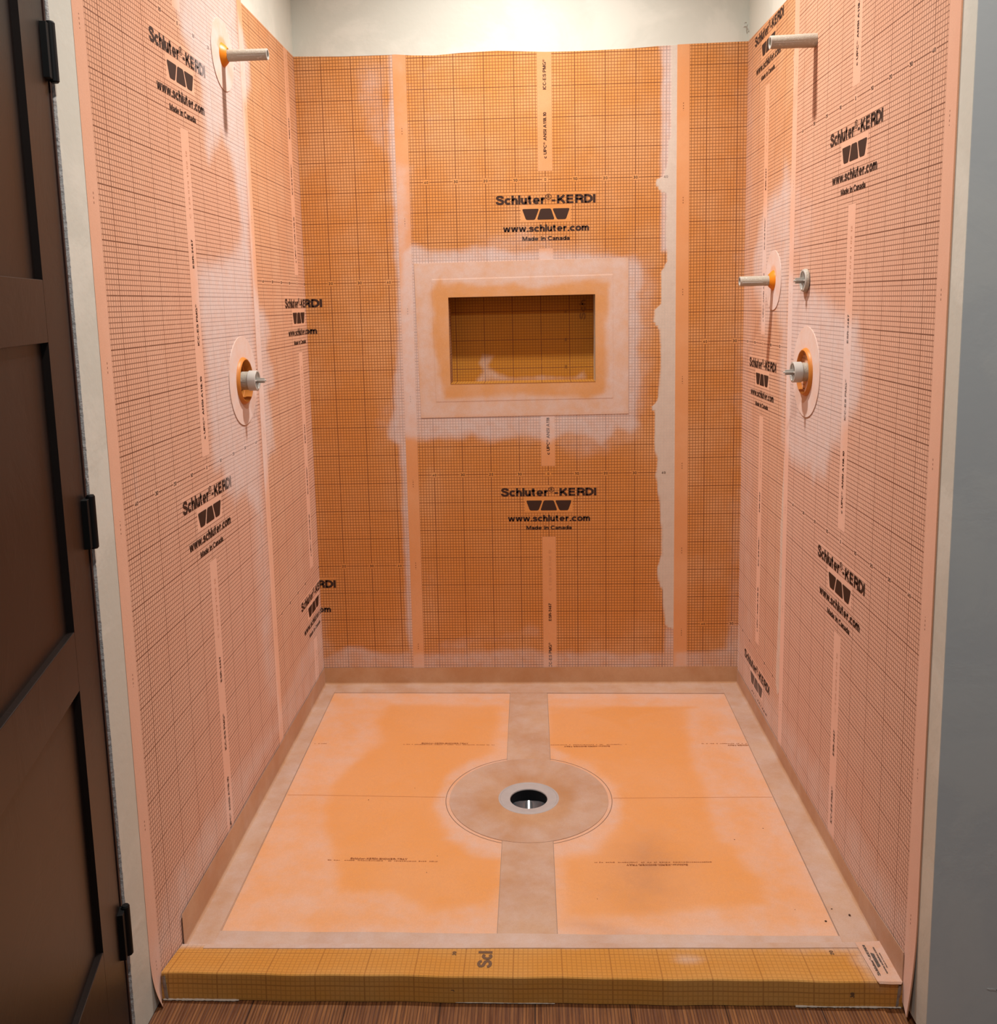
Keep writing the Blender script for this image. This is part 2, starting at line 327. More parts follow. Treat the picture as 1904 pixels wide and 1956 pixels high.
  ('w',1.0,0.008,[(0.906,-0.238),(1.014,-0.198),(1.314,-0.2),(1.13,-0.259),(1.074,-0.298),(1.096,-0.411),(1.052,-0.355),(0.973,-0.278)]),
  ('w',1.0,0.006,[(0.524,-1.231),(0.54,-1.218),(0.559,-1.223),(0.56,-1.246),(0.543,-1.254),(0.528,-1.243)]),
  ('h',0.5,0.02,[(0.731,-0.531),(0.827,-0.548),(0.934,-0.612),(0.994,-0.718),(1.015,-0.802),(0.988,-0.932),(0.933,-1.015),(0.825,-1.083),(0.605,-1.074),(0.531,-0.983),(0.481,-0.831),(0.494,-0.659),(0.572,-0.548)]),
  ('h',0.5,0.03,[(-0.007,0.034),(1.502,0.019),(1.427,-0.159),(0.07,-0.149)]),
  ('h',0.5,0.03,[(-0.011,-1.405),(1.478,-1.386),(1.432,-1.293),(0.025,-1.309)]),
  ('h',0.45,0.04,[(-0.046,0.034),(0.107,-0.149),(0.08,-0.886),(0.063,-1.353),(-0.024,-1.372)]),
  ('h',0.5,0.04,[(1.409,-0.072),(1.5,-0.073),(1.473,-1.369),(1.396,-1.37),(1.349,-0.978),(1.365,-0.532),(1.313,-0.393)]),
  ('d',0.5,0.05,[(0.946,-1.176),(0.985,-1.026),(1.057,-0.98),(1.109,-1.07),(1.078,-1.194),(0.999,-1.253)]),
  ('d',0.55,0.015,[(0.835,-1.312),(0.888,-1.312),(0.944,-1.329),(0.999,-1.35),(1.019,-1.369),(0.962,-1.376),(0.897,-1.343)]),
 ],
 'flange': [
  ('h',0.65,0.02,[(0.362,1.358),(1.124,1.357),(1.124,0.788),(0.37,0.792)]),
  ('c',0.65,0.012,[(0.464,1.285),(0.484,1.258),(0.538,1.266),(0.609,1.25),(0.717,1.262),(0.77,1.239),(0.859,1.25),(0.965,1.265),(1.044,1.254),(1.035,1.149),(1.026,1.078),(1.034,0.971),(1.025,0.881),(0.962,0.864),(0.746,0.882),(0.564,0.875),(0.473,0.869),(0.455,0.982),(0.434,1.091),(0.446,1.162),(0.433,1.233)]),
 ],
}

def poly_sd(P, poly):
    P = np.asarray(P, float); A = np.asarray(poly, float); Bq = np.roll(A, -1, 0)
    d2 = np.full(len(P), 1e9); inside = np.zeros(len(P), bool)
    for a, b in zip(A, Bq):
        ab = b-a; ap = P-a; t = np.clip((ap@ab)/max(ab@ab, 1e-12), 0, 1)
        q = ap-t[:, None]*ab; d2 = np.minimum(d2, (q*q).sum(1))
        c = ((a[1] > P[:, 1]) != (b[1] > P[:, 1]))
        with np.errstate(divide='ignore', invalid='ignore'):
            xi = a[0]+(P[:, 1]-a[1])*(b[0]-a[0])/(b[1]-a[1] if b[1] != a[1] else 1e-9)
        inside ^= c & (P[:, 0] < xi)
    d = np.sqrt(d2); d[inside] *= -1; return d
def marks(key, P, base=0.0):
    out = {'haze': np.full(len(P), base), 'paste': np.zeros(len(P)), 'wet': np.zeros(len(P)), 'dirt': np.zeros(len(P))}
    nm = {'h': 'haze', 'p': 'paste', 'w': 'wet', 'd': 'dirt', 'c': 'clear'}
    clear = np.zeros(len(P))
    for kind, st, so, poly in MARKS.get(key, []):
        so = so*(1.5 if kind == 'h' else (2.0 if key == 'tray' else 1)); t = np.clip((so-poly_sd(P, poly))/(2*so), 0, 1); v = st*t*t*(3-2*t)
        if kind == 'c': clear = np.maximum(clear, v)
        else: out[nm[kind]] = np.maximum(out[nm[kind]], v)
    out['haze'] = out['haze']*(1-clear); out['wet'] = np.maximum(out['wet'], clear*.25)
    if key == 'tray': out['haze'] = np.maximum(out['haze'], .38*(1-out['wet']))
    if key == 'flange': out['haze'] = np.maximum(out['haze'], .22)
    return out

# ------------------------------------------------------------------ the setting
ZC, ZF = 2.84, -.26
def floor_z(x): return -.1925-.0140*x      # the plank floor runs slightly out of level
def struct(mb, name, mat, **k):
    o = mb.build(name, mat, **k); tag(o, kind='structure'); return o
LV, RV = (-.748, 1.003), (-.738, .998)     # valve openings (y, z)
YL, YR = -1.648, -1.602                    # front ends of the side walls
m = MB()                                   # left wall with a square rough opening for the valve
h = .072
for y0, y1, z0, z1 in ((YL, LV[0]-h, ZF, ZC), (LV[0]+h, .16, ZF, ZC), (LV[0]-h, LV[0]+h, ZF, LV[1]-h), (LV[0]-h, LV[0]+h, LV[1]+h, ZC)):
    m.box(-.0125, 0, y0, y1, z0, z1)
struct(m, 'wall_left', M['drywall'])
m = MB().box(-.14, -.09, YL, .16, ZF, ZC); struct(m, 'wall_left_backing', M['dark'])
m = MB()
for y0, y1, z0, z1 in ((YR, RV[0]-h, floor_z(W)+.012, ZC), (RV[0]+h, .16, ZF, ZC), (RV[0]-h, RV[0]+h, ZF, RV[1]-h), (RV[0]-h, RV[0]+h, RV[1]+h, ZC)):
    m.box(W, W+.0125, y0, y1, z0, z1)
struct(m, 'wall_right', M['drywall'])
m = MB().box(W+.09, W+.14, YR+.02, .16, ZF, ZC); struct(m, 'wall_right_backing', M['dark'])
NX0, NX1, NZ0, NZ1 = .494, .9934, .9205, 1.217     # niche opening
m = MB()
for x0, x1, z0, z1 in ((-.0125, NX0, ZF, ZC), (NX1, W+.0125, ZF, ZC), (NX0, NX1, ZF, NZ0), (NX0, NX1, NZ1, ZC)):
    m.box(x0, x1, 0, .16, z0, z1)
struct(m, 'wall_back', M['drywall'])
m = MB().box(W+.0005, 2.6, YR-.001, YR+.0115, ZF, ZC); o = struct(m, 'wall_right_return', M['grey_paint'])
m = MB().box(-1.6, -.86, YL-.004, YL+.0085, ZF, ZC); struct(m, 'wall_left_return', M['drywall'])
m = MB().box(-1.6, 2.6, -4.7, .16, ZC, ZC+.05); struct(m, 'ceiling', M['drywall'])
# chips in the paint of the return wall
def scratch(name, pts, w, y, mat, parent):
    v = []; f = []
    for i, (x, z) in enumerate(pts):
        k = w*(.3+.7*math.sin(math.pi*i/(len(pts)-1))); v += [(x, y, z+k), (x, y, z-k), (x, y+.002, z+k), (x, y+.002, z-k)]
    for i in range(len(pts)-1):
        a = i*4; b = a+4; f += [(a, b, b+1, a+1), (a, a+2, b+2, b), (a+1, b+1, b+3, a+3)]
    return mesh_obj(name, v, f, mat, parent)
scratch('paint_chip', [(1.603, -.091), (1.610, -.0925), (1.616, -.0925), (1.622, -.0955)], .0018, YR-.0018, M['crack'], o)
scratch('paint_crack', [(1.620, -.0935), (1.628, -.0925), (1.636, -.0955), (1.645, -.0985)], .0008, YR-.0018, M['dark'], o)
# the torn front edge of the left drywall
v = []; f = []; zs = np.arange(ZF, ZC, .006)
for i, z in enumerate(zs):
    j = random.uniform(-.0012, .0012)+.0012*math.sin(z*9)+.001*math.sin(z*31)
    v += [(-.0125, YL-.0006, z), (-.0090+j, YL-.0034+random.uniform(-.001, .001), z), (-.0035+j, YL-.0030+random.uniform(-.0012, .001), z), (0.0004, YL-.0002+random.uniform(-.0012, .0006), z), (-.001, YL+.003, z)]
for i in range(len(zs)-1):
    for k in range(4): a = i*5+k; f.append((a, a+1, a+6, a+5))
o = mesh_obj('trim_1', v, f, M['raw_gypsum']); tag(o, kind='structure')
m = MB().box(-.055, -.0032, YL-.0095, YL-.0048, ZF, ZC).box(-.055, -.0130, YL-.0048, YL+.10, ZF, ZC); struct(m, 'trim_2', M['jamb'])
# plank floor (only outside the shower)
m = MB(); x0, x1 = -1.6, 2.6
m.add([(x0, -4.7, floor_z(x0)), (x1, -4.7, floor_z(x1)), (x1, -1.47, floor_z(x1)), (x0, -1.47, floor_z(x0)),
       (x0, -4.7, floor_z(x0)-.03), (x1, -4.7, floor_z(x1)-.03), (x1, -1.47, floor_z(x1)-.03), (x0, -1.47, floor_z(x0)-.03)],
      [(0, 1, 2, 3), (4, 7, 6, 5), (0, 4, 5, 1), (1, 5, 6, 2), (2, 6, 7, 3), (3, 7, 4, 0)])
struct(m, 'floor', M['wood'])
# slab under the tray
m = MB().box(-.0, W, -1.40, 0, -.33, -.31); struct(m, 'floor_slab', M['dark'])

# ------------------------------------------------------------------ membrane sheets
def wallpos(s, z, off):
    """s runs along the left wall (s<0), the back wall (0..W) and the right wall (s>W)"""
    if s <= 0: return (off, min(s, -off), z)
    if s < W: return (min(max(s, off), W-off), -off, z)
    return (W-off, min(W-s, -off), z)
TOPPTS = [(-3, 2.02), (-.588, 2.018), (.009, 2.0185), (.158, 2.014), (.324, 2.0136), (.336, 2.0148), (.40, 2.0094), (.471, 2.0071), (.558, 2.0125), (.679, 2.0151), (.8334, 2.0065),
          (.936, 2.005), (1.107, 2.0075), (1.209, 2.0123), (1.26, 2.0138), (1.27, 2.0151), (1.378, 2.0164), (1.4924, 2.0174), (W+.465, 2.004), (W+.6, 2.004), (W+2, 2.004)]
def ztop(s): return float(np.interp(s, [p[0] for p in TOPPTS], [p[1] for p in TOPPTS]))
def membrane_sheet(name, key, sc, z0, tilt, layer, zbot, top, holes=(), lift=None):
    off = .0006*layer
    ss = set(np.round(np.arange(math.ceil((sc-.5)*100), math.floor((sc+.5)*100)+1)/100., 4)) | {round(sc-.5, 4), round(sc+.5, 4)}
    if sc-.5 < 0 < sc+.5: ss |= {-.004, 0., .004}
    if sc-.5 < W < sc+.5: ss |= {W-.004, round(W, 4), W+.004}
    zz = set(np.round(np.arange(math.ceil(zbot*100), 300)/100., 4)) | {zbot}
    for a, b, c, d in holes: ss |= {a, b}; zz |= {c, d}
    ss = sorted(s for s in ss if sc-.5001 <= s <= sc+.5001); maxt = 2.5 if top is None else 1.99
    zz = sorted(z for z in zz if zbot <= z <= maxt); zz.append(None)
    V = []; SZ = []
    for z in zz:
        for s in ss:
            zt = (2.55 if top is None else ztop(s)) if z is None else z
            p = wallpos(s, zt, off)
            if lift: p = lift(s, zt, p)
            V.append(p); SZ.append((s, zt))
    ns = len(ss); F = []
    for i in range(len(zz)-1):
        for j in range(ns-1):
            cs = (ss[j]+ss[j+1])/2; cz = (SZ[i*ns+j][1]+SZ[(i+1)*ns+j][1])/2
            if any(a < cs < b and c < cz < d for a, b, c, d in holes): continue
            F.append((i*ns+j, i*ns+j+1, (i+1)*ns+j+1, (i+1)*ns+j))
    SZ = np.array(SZ)
    H = SZ[:, 1]-z0; u = (SZ[:, 0]-sc)+tilt*H; vv = H-tilt*u
    # rim so the sheet has a real thickness
    nv = len(V)
    def rim(idx):
        base = len(V)
        for i in idx:
            s, z = SZ0[i]; p = wallpos(s, z, .0002); V.append(p if not lift else lift(s, z, p)); extra.append(i)
        for k in range(len(idx)-1): F.append((idx[k], base+k, base+k+1, idx[k+1]))
    SZ0 = SZ.tolist(); extra = []
    n = len(zz)
    rim([i*ns for i in range(n)]); rim([i*ns+ns-1 for i in range(n)][::-1]); rim([(n-1)*ns+j for j in range(ns)][::-1]); rim(list(range(ns)))
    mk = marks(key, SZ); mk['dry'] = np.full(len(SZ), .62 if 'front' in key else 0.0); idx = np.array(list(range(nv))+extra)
    UV = np.stack([u*100, vv*100], 1)[idx]
    return mesh_obj(name, V, F, M['kerdi'], uv=UV, attrs={k: a[idx] for k, a in mk.items()}), off


# a plain bold sans drawn as strokes: cap height 1, x-height .72
def _arc(cx, cy, rx, ry, a0, a1, n=14): return [(cx+rx*math.cos(math.radians(a0+(a1-a0)*i/n)), cy+ry*math.sin(math.radians(a0+(a1-a0)*i/n))) for i in range(n+1)]
_n = [(.1, .40), (.15, .54), (.29, .62), (.43, .56), (.48, .42), (.48, 0)]
GL = {
 'S': [[(.64, .70), (.62, .80), (.53, .88), (.38, .91), (.22, .88), (.13, .79), (.13, .69), (.21, .60), (.40, .53), (.58, .46), (.67, .36), (.67, .25), (.58, .14), (.40, .09), (.21, .13), (.11, .22), (.09, .32)]],
 's': [[(.46, .50), (.43, .58), (.28, .63), (.15, .60), (.11, .52), (.16, .43), (.30, .37), (.43, .32), (.48, .23), (.43, .13), (.28, .09), (.13, .13), (.08, .22)]],
 'c': [_arc(.34, .36, .24, .265, 42, 318)], 'e': [_arc(.33, .36, .235, .265, -8, 318), [(.12, .345), (.60, .345)]],
 'o': [_arc(.34, .36, .24, .265, 0, 360, 20)], 'h': [[(.1, 0), (.1, 1)], _n], 'n': [[(.1, 0), (.1, .72)], _n],
 'u': [[(.1, .72), (.1, .30), (.15, .16), (.28, .10), (.42, .16), (.48, .30)], [(.48, 0), (.48, .72)]],
 'm': [[(.1, 0), (.1, .72)], [(.1, .42), (.15, .56), (.27, .62), (.39, .56), (.43, .44), (.43, 0)], [(.43, .42), (.48, .56), (.60, .62), (.72, .56), (.76, .44), (.76, 0)]],
 'r': [[(.1, 0), (.1, .72)], [(.1, .38), (.15, .52), (.25, .60), (.38, .61)]], 'l': [[(.1, 0), (.1, 1)]], 'I': [[(.1, 0), (.1, 1)]],
 'i': [[(.1, 0), (.1, .72)], [(.1, .83), (.1, 1)]], 't': [[(.19, .94), (.19, .24), (.23, .13), (.36, .09)], [(.03, .64), (.36, .64)]],
 'd': [[(.5, 0), (.5, 1)], _arc(.30, .36, .20, .265, 0, 360, 18)],
 'a': [[(.09, .50), (.14, .59), (.28, .63), (.42, .59), (.46, .49), (.46, 0)], [(.46, .40), (.26, .36), (.12, .29), (.10, .18), (.17, .10), (.28, .09), (.40, .14), (.46, .24)]],
 'w': [[(.07, .72), (.23, .05)], [(.23, .05), (.43, .68)], [(.43, .68), (.63, .05)], [(.63, .05), (.79, .72)]], '.': [[(.1, 0), (.1, .2)]], '-': [[(.0, .36), (.36, .36)]],
 'K': [[(.1, 0), (.1, 1)], [(.12, .34), (.66, .98)], [(.30, .56), (.70, .02)]], 'E': [[(.1, 0), (.1, 1)], [(.1, .1), (.66, .1)], [(.1, .52), (.61, .52)], [(.1, .9), (.64, .9)]],
 'R': [[(.1, 0), (.1, 1)], [(.1, .9), (.46, .9), (.60, .84), (.65, .70), (.60, .56), (.46, .49), (.1, .49)], [(.40, .49), (.56, .43), (.62, .30), (.65, 0)]],
 'D': [[(.1, 0), (.1, 1)], [(.1, .9), (.36, .9), (.55, .83), (.67, .66), (.68, .5), (.67, .34), (.55, .17), (.36, .1), (.1, .1)]],
 'M': [[(.1, 0), (.1, 1)], [(.13, .95), (.45, .05)], [(.45, .05), (.77, .95)], [(.8, 0), (.8, 1)]], 'C': [_arc(.44, .5, .34, .41, 42, 318, 20)],
 'G': [_arc(.44, .5, .34, .41, 42, 320, 20), [(.50, .44), (.78, .44), (.78, .06)]], 'A': [[(.06, 0), (.40, .96)], [(.40, .96), (.74, 0)], [(.18, .30), (.62, .30)]],
 'N': [[(.1, 0), (.1, 1)], [(.12, .93), (.66, .07)], [(.68, 0), (.68, 1)]], 'P': [[(.1, 0), (.1, 1)], [(.1, .9), (.44, .9), (.58, .83), (.63, .68), (.58, .52), (.44, .45), (.1, .45)]],
 'U': [[(.1, 1), (.1, .34), (.18, .16), (.38, .09), (.58, .16), (.66, .34), (.66, 1)]], 'H': [[(.1, 0), (.1, 1)], [(.66, 0), (.66, 1)], [(.1, .52), (.66, .52)]],
 'O': [_arc(.46, .5, .36, .41, 0, 360, 24)], 'T': [[(.36, 0), (.36, 1)], [(.0, .9), (.72, .9)]], 'Y': [[(.38, 0), (.38, .42), (.06, 1)], [(.38, .42), (.70, 1)]],
 'W': [[(.06, 1), (.26, .05)], [(.26, .05), (.50, .95)], [(.50, .95), (.74, .05)], [(.74, .05), (.94, 1)]],
 '0': [_arc(.30, .5, .21, .41, 0, 360, 20)], '1': [[(.32, 0), (.32, 1)], [(.32, .82), (.10, .74)]],
 '2': [[(.10, .66), (.14, .82), (.30, .91), (.46, .83), (.50, .68), (.42, .52), (.22, .32), (.12, .1)], [(.08, .1), (.53, .1)]],
 '3': [[(.10, .72), (.16, .85), (.30, .91), (.45, .84), (.48, .70), (.40, .57), (.26, .53)], [(.26, .53), (.43, .48), (.50, .32), (.45, .16), (.29, .09), (.14, .15), (.09, .28)]],
 '4': [[(.40, 0), (.40, .97), (.07, .30), (.55, .30)]], '6': [_arc(.30, .32, .20, .23, 0, 360, 18), [(.10, .34), (.12, .62), (.20, .84), (.34, .91), (.48, .80)]],
 '5': [[(.48, .9), (.16, .9), (.12, .50), (.30, .60), (.46, .52), (.50, .34), (.44, .16), (.28, .09), (.12, .16), (.09, .27)]],
 '7': [[(.06, .9), (.52, .9), (.34, .5), (.24, 0)]], '8': [_arc(.30, .71, .17, .20, 0, 360, 16), _arc(.30, .29, .20, .20, 0, 360, 16)],
 '9': [_arc(.30, .68, .20, .23, 0, 360, 18), [(.50, .66), (.48, .38), (.40, .16), (.26, .09), (.12, .20)]],
 '®': [_arc(.5, .5, .45, .45, 0, 360, 28), [(.34, .25), (.34, .76)], [(.34, .72), (.56, .72), (.64, .62), (.56, .51), (.34, .51)], [(.50, .51), (.65, .25)]], ':': [[(.1, 0), (.1, .2)], [(.1, .5), (.1, .7)]]}
THIN = {'w': .175, '®': .07, 'M': .17, 'N': .18, 'A': .18, 'W': .16, 'a': .17, 'e': .17, 's': .18, 'E': .18, 'G': .18}
def _ribbon(P, w, V, F):
    P = [Vector(p) for p in P]; closed = (P[0]-P[-1]).length < 1e-6; n = len(P); b = len(V)
    for i, p in enumerate(P):
        if closed and i in (0, n-1): a, c = P[1]-P[0], P[0]-P[-2]; d = a.normalized()+c.normalized(); k = 1
        else:
            a = (P[i]-P[i-1]).normalized() if i else None; c = (P[i+1]-P[i]).normalized() if i < n-1 else None
            d = (a or c)+(c or a)
            k = 1/max(.55, math.sqrt(max(.0, (1+a.dot(c))/2))) if a is not None and c is not None else 1
        d.normalize(); m = Vector((-d.y, d.x))*(w/2)*k
        V += [tuple(p+m), tuple(p-m)]
    for i in range(n-1): F.append((b+2*i, b+2*i+1, b+2*i+3, b+2*i+2))
_tc = {}
def text_mesh(body, bold=.02):
    w0 = .195+bold*1.6
    if (body, bold) in _tc: return _tc[body, bold]
    V = []; F = []; x = 0
    for ch in body:
        if ch == ' ': x += .34; continue
        w = min(w0, THIN.get(ch, w0)*(w0/.2)) if ch != '®' else .09
        adv = max(p[0] for s in GL[ch] for p in s)+.1
        sc, up = (.62, .42) if ch == '®' and len(body) > 1 else (1, 0)
        n = len(V); T = []
        for s in GL[ch]: _ribbon(s, w, T, F2 := []); F += [tuple(i+n for i in f) for f in F2]; F2.clear()
        V += [(x+p[0]*sc, p[1]*sc+up) for p in T]; x += adv*sc+.055
    V = np.array(V); V = (V-V.min(0))/(V.max(0)-V.min(0)); _tc[body, bold] = (V, F); return V, F
def text_in(body, u0, u1, v0, v1, rot=False, bold=.012):
    """fit the words into a rectangle (cm in print space); rot: reads upwards"""
    v, f = text_mesh(body, bold)
    if rot: q = np.stack([u1-(v[:, 1])*(u1-u0), v0+v[:, 0]*(v1-v0)], 1)
    else: q = np.stack([u0+v[:, 0]*(u1-u0), v0+v[:, 1]*(v1-v0)], 1)
    return q, f
def trap(pts, r=.55):
    out = []; n = len(pts)
    for i in range(n):
        a, b, c = (Vector(pts[(i+k) % n]) for k in (-1, 0, 1))
        p, q = b+(a-b).normalized()*r, b+(c-b).normalized()*r
        for k in range(6):
            t = k/5; out.append(tuple(p*(1-t)**2+b*2*t*(1-t)+q*t*t))
    return np.array(out), [tuple(range(len(out)))]
TRAPS = [[(-7.9, -9.5), (-6.6, -13.1), (-3.6, -13.1), (-2.2, -9.5)], [(-1.7, -9.5), (-2.9, -13.1), (3.0, -13.1), (1.8, -9.5)], [(2.3, -9.5), (3.8, -13.1), (6.8, -13.1), (8.1, -9.5)]]
LOGO = [text_in('Schluter', -16.7, -.2, -8.05, -4.9, bold=.022), text_in('®', 0.05, 2.0, -6.6, -4.7, bold=.006), text_in('-', 2.1, 3.3, -7.2, -6.6, bold=.02), text_in('KERDI', 3.8, 16.7, -8.0, -5.0, bold=.028),
        text_in('www.schluter.com', -14.4, 14.5, -17.1, -14.7, bold=.02), text_in('Made in Canada', -7.9, 8.0, -20.0, -18.55, bold=.014)]+[trap(p) for p in TRAPS]
STRIP = [text_in('c UPC® ANSI A118.10', -.55, .6, 6.8, 21.6, True, .0), text_in('ICC-ES PMG®', -.55, .6, 28.8, 38.3, True, .0), text_in('ESR-2467', -.55, .6, 46.5, 53.0, True, .0)]
FAINT = [text_in('C 1 25 079 11 02 12', -.15, .75, 57.8, 72.6, True, -.05)]
def numerals():
    out = []
    for k in range(-4, 5):
        w = .32 if k == 0 else .72
        out.append(text_in(str(abs(k)*10), k*10-w, k*10+w, -.44, .44, bold=-.015))
    return out
NUM = numerals()
def print_on(sheet, key, off, sc, z0, tilt, row, pieces, name, smin, smax, zmin, zmax, mat=None, lift=None, label=None):
    V = []; F = []; SZ = []
    for q, f in pieces:
        s = sc+q[:, 0]/100-tilt*(row+q[:, 1]/100); z = z0+row+q[:, 1]/100+tilt*q[:, 0]/100
        keep = ~((z > .80) & (z < 1.34)) if key == 'center' else np.ones(len(q), bool)
        keep = keep & (s > smin) & (s < smax) & (z > zmin) & (z < zmax)
        n = len(V)
        for a, b in zip(s, z):
            p = wallpos(a, b, off+.0004); V.append(p if not lift else lift(a, b, p)); SZ.append((a, b))
        F += [tuple(i+n for i in t) for t in f if all(keep[i] for i in t)]
    if not F: return
    used = sorted({i for t in F for i in t}); mp = {i: k for k, i in enumerate(used)}
    V = [V[i] for i in used]; SZ = np.array([SZ[i] for i in used]); F = [tuple(mp[i] for i in t) for t in F]
    o = mesh_obj(name, V, F, mat or M['ink'], sheet, attrs=marks(key, SZ))
    if label: o['label'] = label
    return o

TAILS = {}
def lift_left(s, z, p):
    if s < -1.50 and z < -.05:      # loose bottom corner curls away from the wall
        k = min(1, (-1.50-s)/.065)*min(1, (-.05-z)/.14); return (p[0]+.014*k*k*k, p[1]+.012*k*k*k, p[2])
    return p
def lift_right(s, z, p):
    if s > W+1.47 and z < .02:
        k = min(1, (s-W-1.47)/.08)*min(1, (.02-z)/.23); return (p[0]-.012*k*k, p[1]+.004*k*k, p[2])
    return p
SHEETS = [
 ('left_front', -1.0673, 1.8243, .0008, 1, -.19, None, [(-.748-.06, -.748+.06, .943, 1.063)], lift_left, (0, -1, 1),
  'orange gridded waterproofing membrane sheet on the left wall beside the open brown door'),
 ('left_back', -.109, 1.2729, .0012, 2, -.165, 1, [], None, (0, -1),
  'orange gridded membrane sheet folded round the back left corner'),
 ('center', .830, 1.60, -.0027, 3, -.165, 1, [(NX0, NX1, NZ0, NZ1)], None, (0, -1),
  'orange gridded membrane sheet in the middle of the back wall around the niche'),
 ('right_back', W+.2695, 1.0515, .0037, 4, -.165, 1, [], None, (1, 0, -1),
  'orange gridded membrane sheet folded round the back right corner'),
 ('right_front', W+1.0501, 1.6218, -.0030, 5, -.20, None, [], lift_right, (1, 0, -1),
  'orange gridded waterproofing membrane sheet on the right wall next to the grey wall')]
VIS = {'left_front': (-9, -.612), 'left_back': (-9, .33), 'center': (-9, 1.264), 'right_back': (0, W+.55), 'right_front': (0, 9)}
for key, sc, z0, tilt, layer, zb, top, holes, lift, rows, label in SHEETS:
    if key == 'right_front': holes = [(W-RV[0]-.06, W-RV[0]+.06, RV[1]-.06, RV[1]+.06)]
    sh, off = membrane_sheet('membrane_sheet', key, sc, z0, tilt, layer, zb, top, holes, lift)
    tag(sh, label, 'membrane sheet', 'gridded membrane sheets lining the shower walls')
    smin, smax = VIS[key]; zmax = 2.2 if top is None else ztop(sc)-.002
    for row in rows:
        a = (sh, key, off, sc, z0, tilt, row)
        b = (smin, smax, -.108, zmax)
        zlo = z0+row
        if key == 'center' and row == -1: pass
        if -.108 < zlo-.05 and zlo-.2 < zmax: [print_on(*a, g_, n_, *b, lift=lift) for g_, n_ in ((LOGO[:4], 'printed_name'), (LOGO[4:5], 'printed_web_address'), (LOGO[5:6], 'printed_origin'), (LOGO[6:], 'printed_mark'))]
        if -.1 < zlo < zmax: [print_on(*a, [g_], 'printed_number', *b, lift=lift) for g_ in NUM]
        zs = (NZ1+.02 if key == 'center' and row == 0 else -.108)
        [print_on(*a, [g_], 'printed_approval_text', smin, smax, zs, zmax, lift=lift) for g_ in STRIP]
        print_on(*a, FAINT, 'printed_batch_code', smin, smax, zs, zmax, mat=M['faint_ink'], lift=lift, label='faint brown batch code')
    # strip text of the row below the frame still reaches up into view
    row = min(rows)-1; a = (sh, key, off, sc, z0, tilt, row)
    [print_on(*a, [g_], 'printed_approval_text', smin, smax, -.108, zmax, lift=lift) for g_ in STRIP]
    print_on(*a, FAINT, 'printed_batch_code', smin, smax, -.108, zmax, mat=M['faint_ink'], lift=lift, label='faint brown batch code')

# ------------------------------------------------------------------ tray
DC = (.747, -.776)
def tray_z(x, y):
    r = math.hypot(x-DC[0], y-DC[1]); return -.1725-.008*(1-min(1, r/.62))
def tray_pt(x, y, up): return (x, y, tray_z(x, y)+up)
def surf(name, xs, ys, zf, mat, key=None, base=0.0, parent=None, skip=None, thick=0.0, uv=False, noise=0.0):
    V = [(x, y, zf(x, y)) for y in ys for x in xs]; n = len(xs); F = []
    for i in range(len(ys)-1):
        for j in range(n-1):
            cx, cy = (xs[j]+xs[j+1])/2, (ys[i]+ys[i+1])/2
            if skip and skip(cx, cy): continue
            F.append((i*n+j, i*n+j+1, (i+1)*n+j+1, (i+1)*n+j))
    P = np.array(V)[:, :2]; nv = len(V); extra = list(range(nv))
    if thick:
        def rim(idx):
            b = len(V)
            for i in idx: V.append((V[i][0], V[i][1], V[i][2]-thick)); extra.append(i)
            for k in range(len(idx)-1): F.append((idx[k], b+k, b+k+1, idx[k+1]))
        rim(list(range(n))); rim([i*n+n-1 for i in range(len(ys))]); rim([(len(ys)-1)*n+j for j in range(n)][::-1]); rim([i*n for i in range(len(ys))][::-1])
    mk = marks(key, P, base); e = np.array(extra)
    return mesh_obj(name, V, F, mat, parent, attrs={k: a[e] for k, a in mk.items()})
lsp = lambda a, b, st: list(np.linspace(a, b, max(2, int(round(abs(b-a)/st))+1)))
tray = surf('shower_tray', lsp(.004, W-.004, .0125), lsp(-1.405, -.004, .0125), lambda x, y: tray_z(x, y), M['tray'], 'tray', .0,
            skip=lambda x, y: math.hypot(x-DC[0], y-DC[1]) < .09, thick=.045)
tag(tray, 'sloped orange foam shower tray on the floor between the walls', 'shower tray')
# cut edge of the recess round the drain and the faint joint across the tray
def ring_strip(r0, r1, up, n=120, zf=tray_z, a0=0, a1=2*math.pi, c=DC):
    V = []; F = []
    for i in range(n+1):
        t = a0+(a1-a0)*i/n
        for r in (r0, r1): x, y = c[0]+r*math.cos(t), c[1]+r*math.sin(t); V.append((x, y, zf(x, y)+up))
    for i in range(n): F.append((2*i, 2*i+1, 2*i+3, 2*i+2))
    return V, F
M['groove'] = simple('grey_groove', lin(150, 118, 98), .9)
V, F = ring_strip(.2305, .2325, .0003); mesh_obj('recess_edge', V, F, M['groove'], tray)
M['joint'] = simple('tray_joint', lin(206, 138, 84), .9)
V = []; F = []
for seg in ((.064, .512), (.982, 1.42)):
    xs = lsp(seg[0], seg[1], .02); b = len(V)
    for x in xs: y = -.776-.006*(x-.75); V += [tray_pt(x, y-.0009, .0003), tray_pt(x, y+.0009, .0003)]
    for i in range(len(xs)-1): F.append((b+2*i, b+2*i+2, b+2*i+3, b+2*i+1))
mesh_obj('tray_joint', V, F, M['joint'], tray)
M['adhesive'] = simple('grey_adhesive', lin(168, 142, 124), .9)
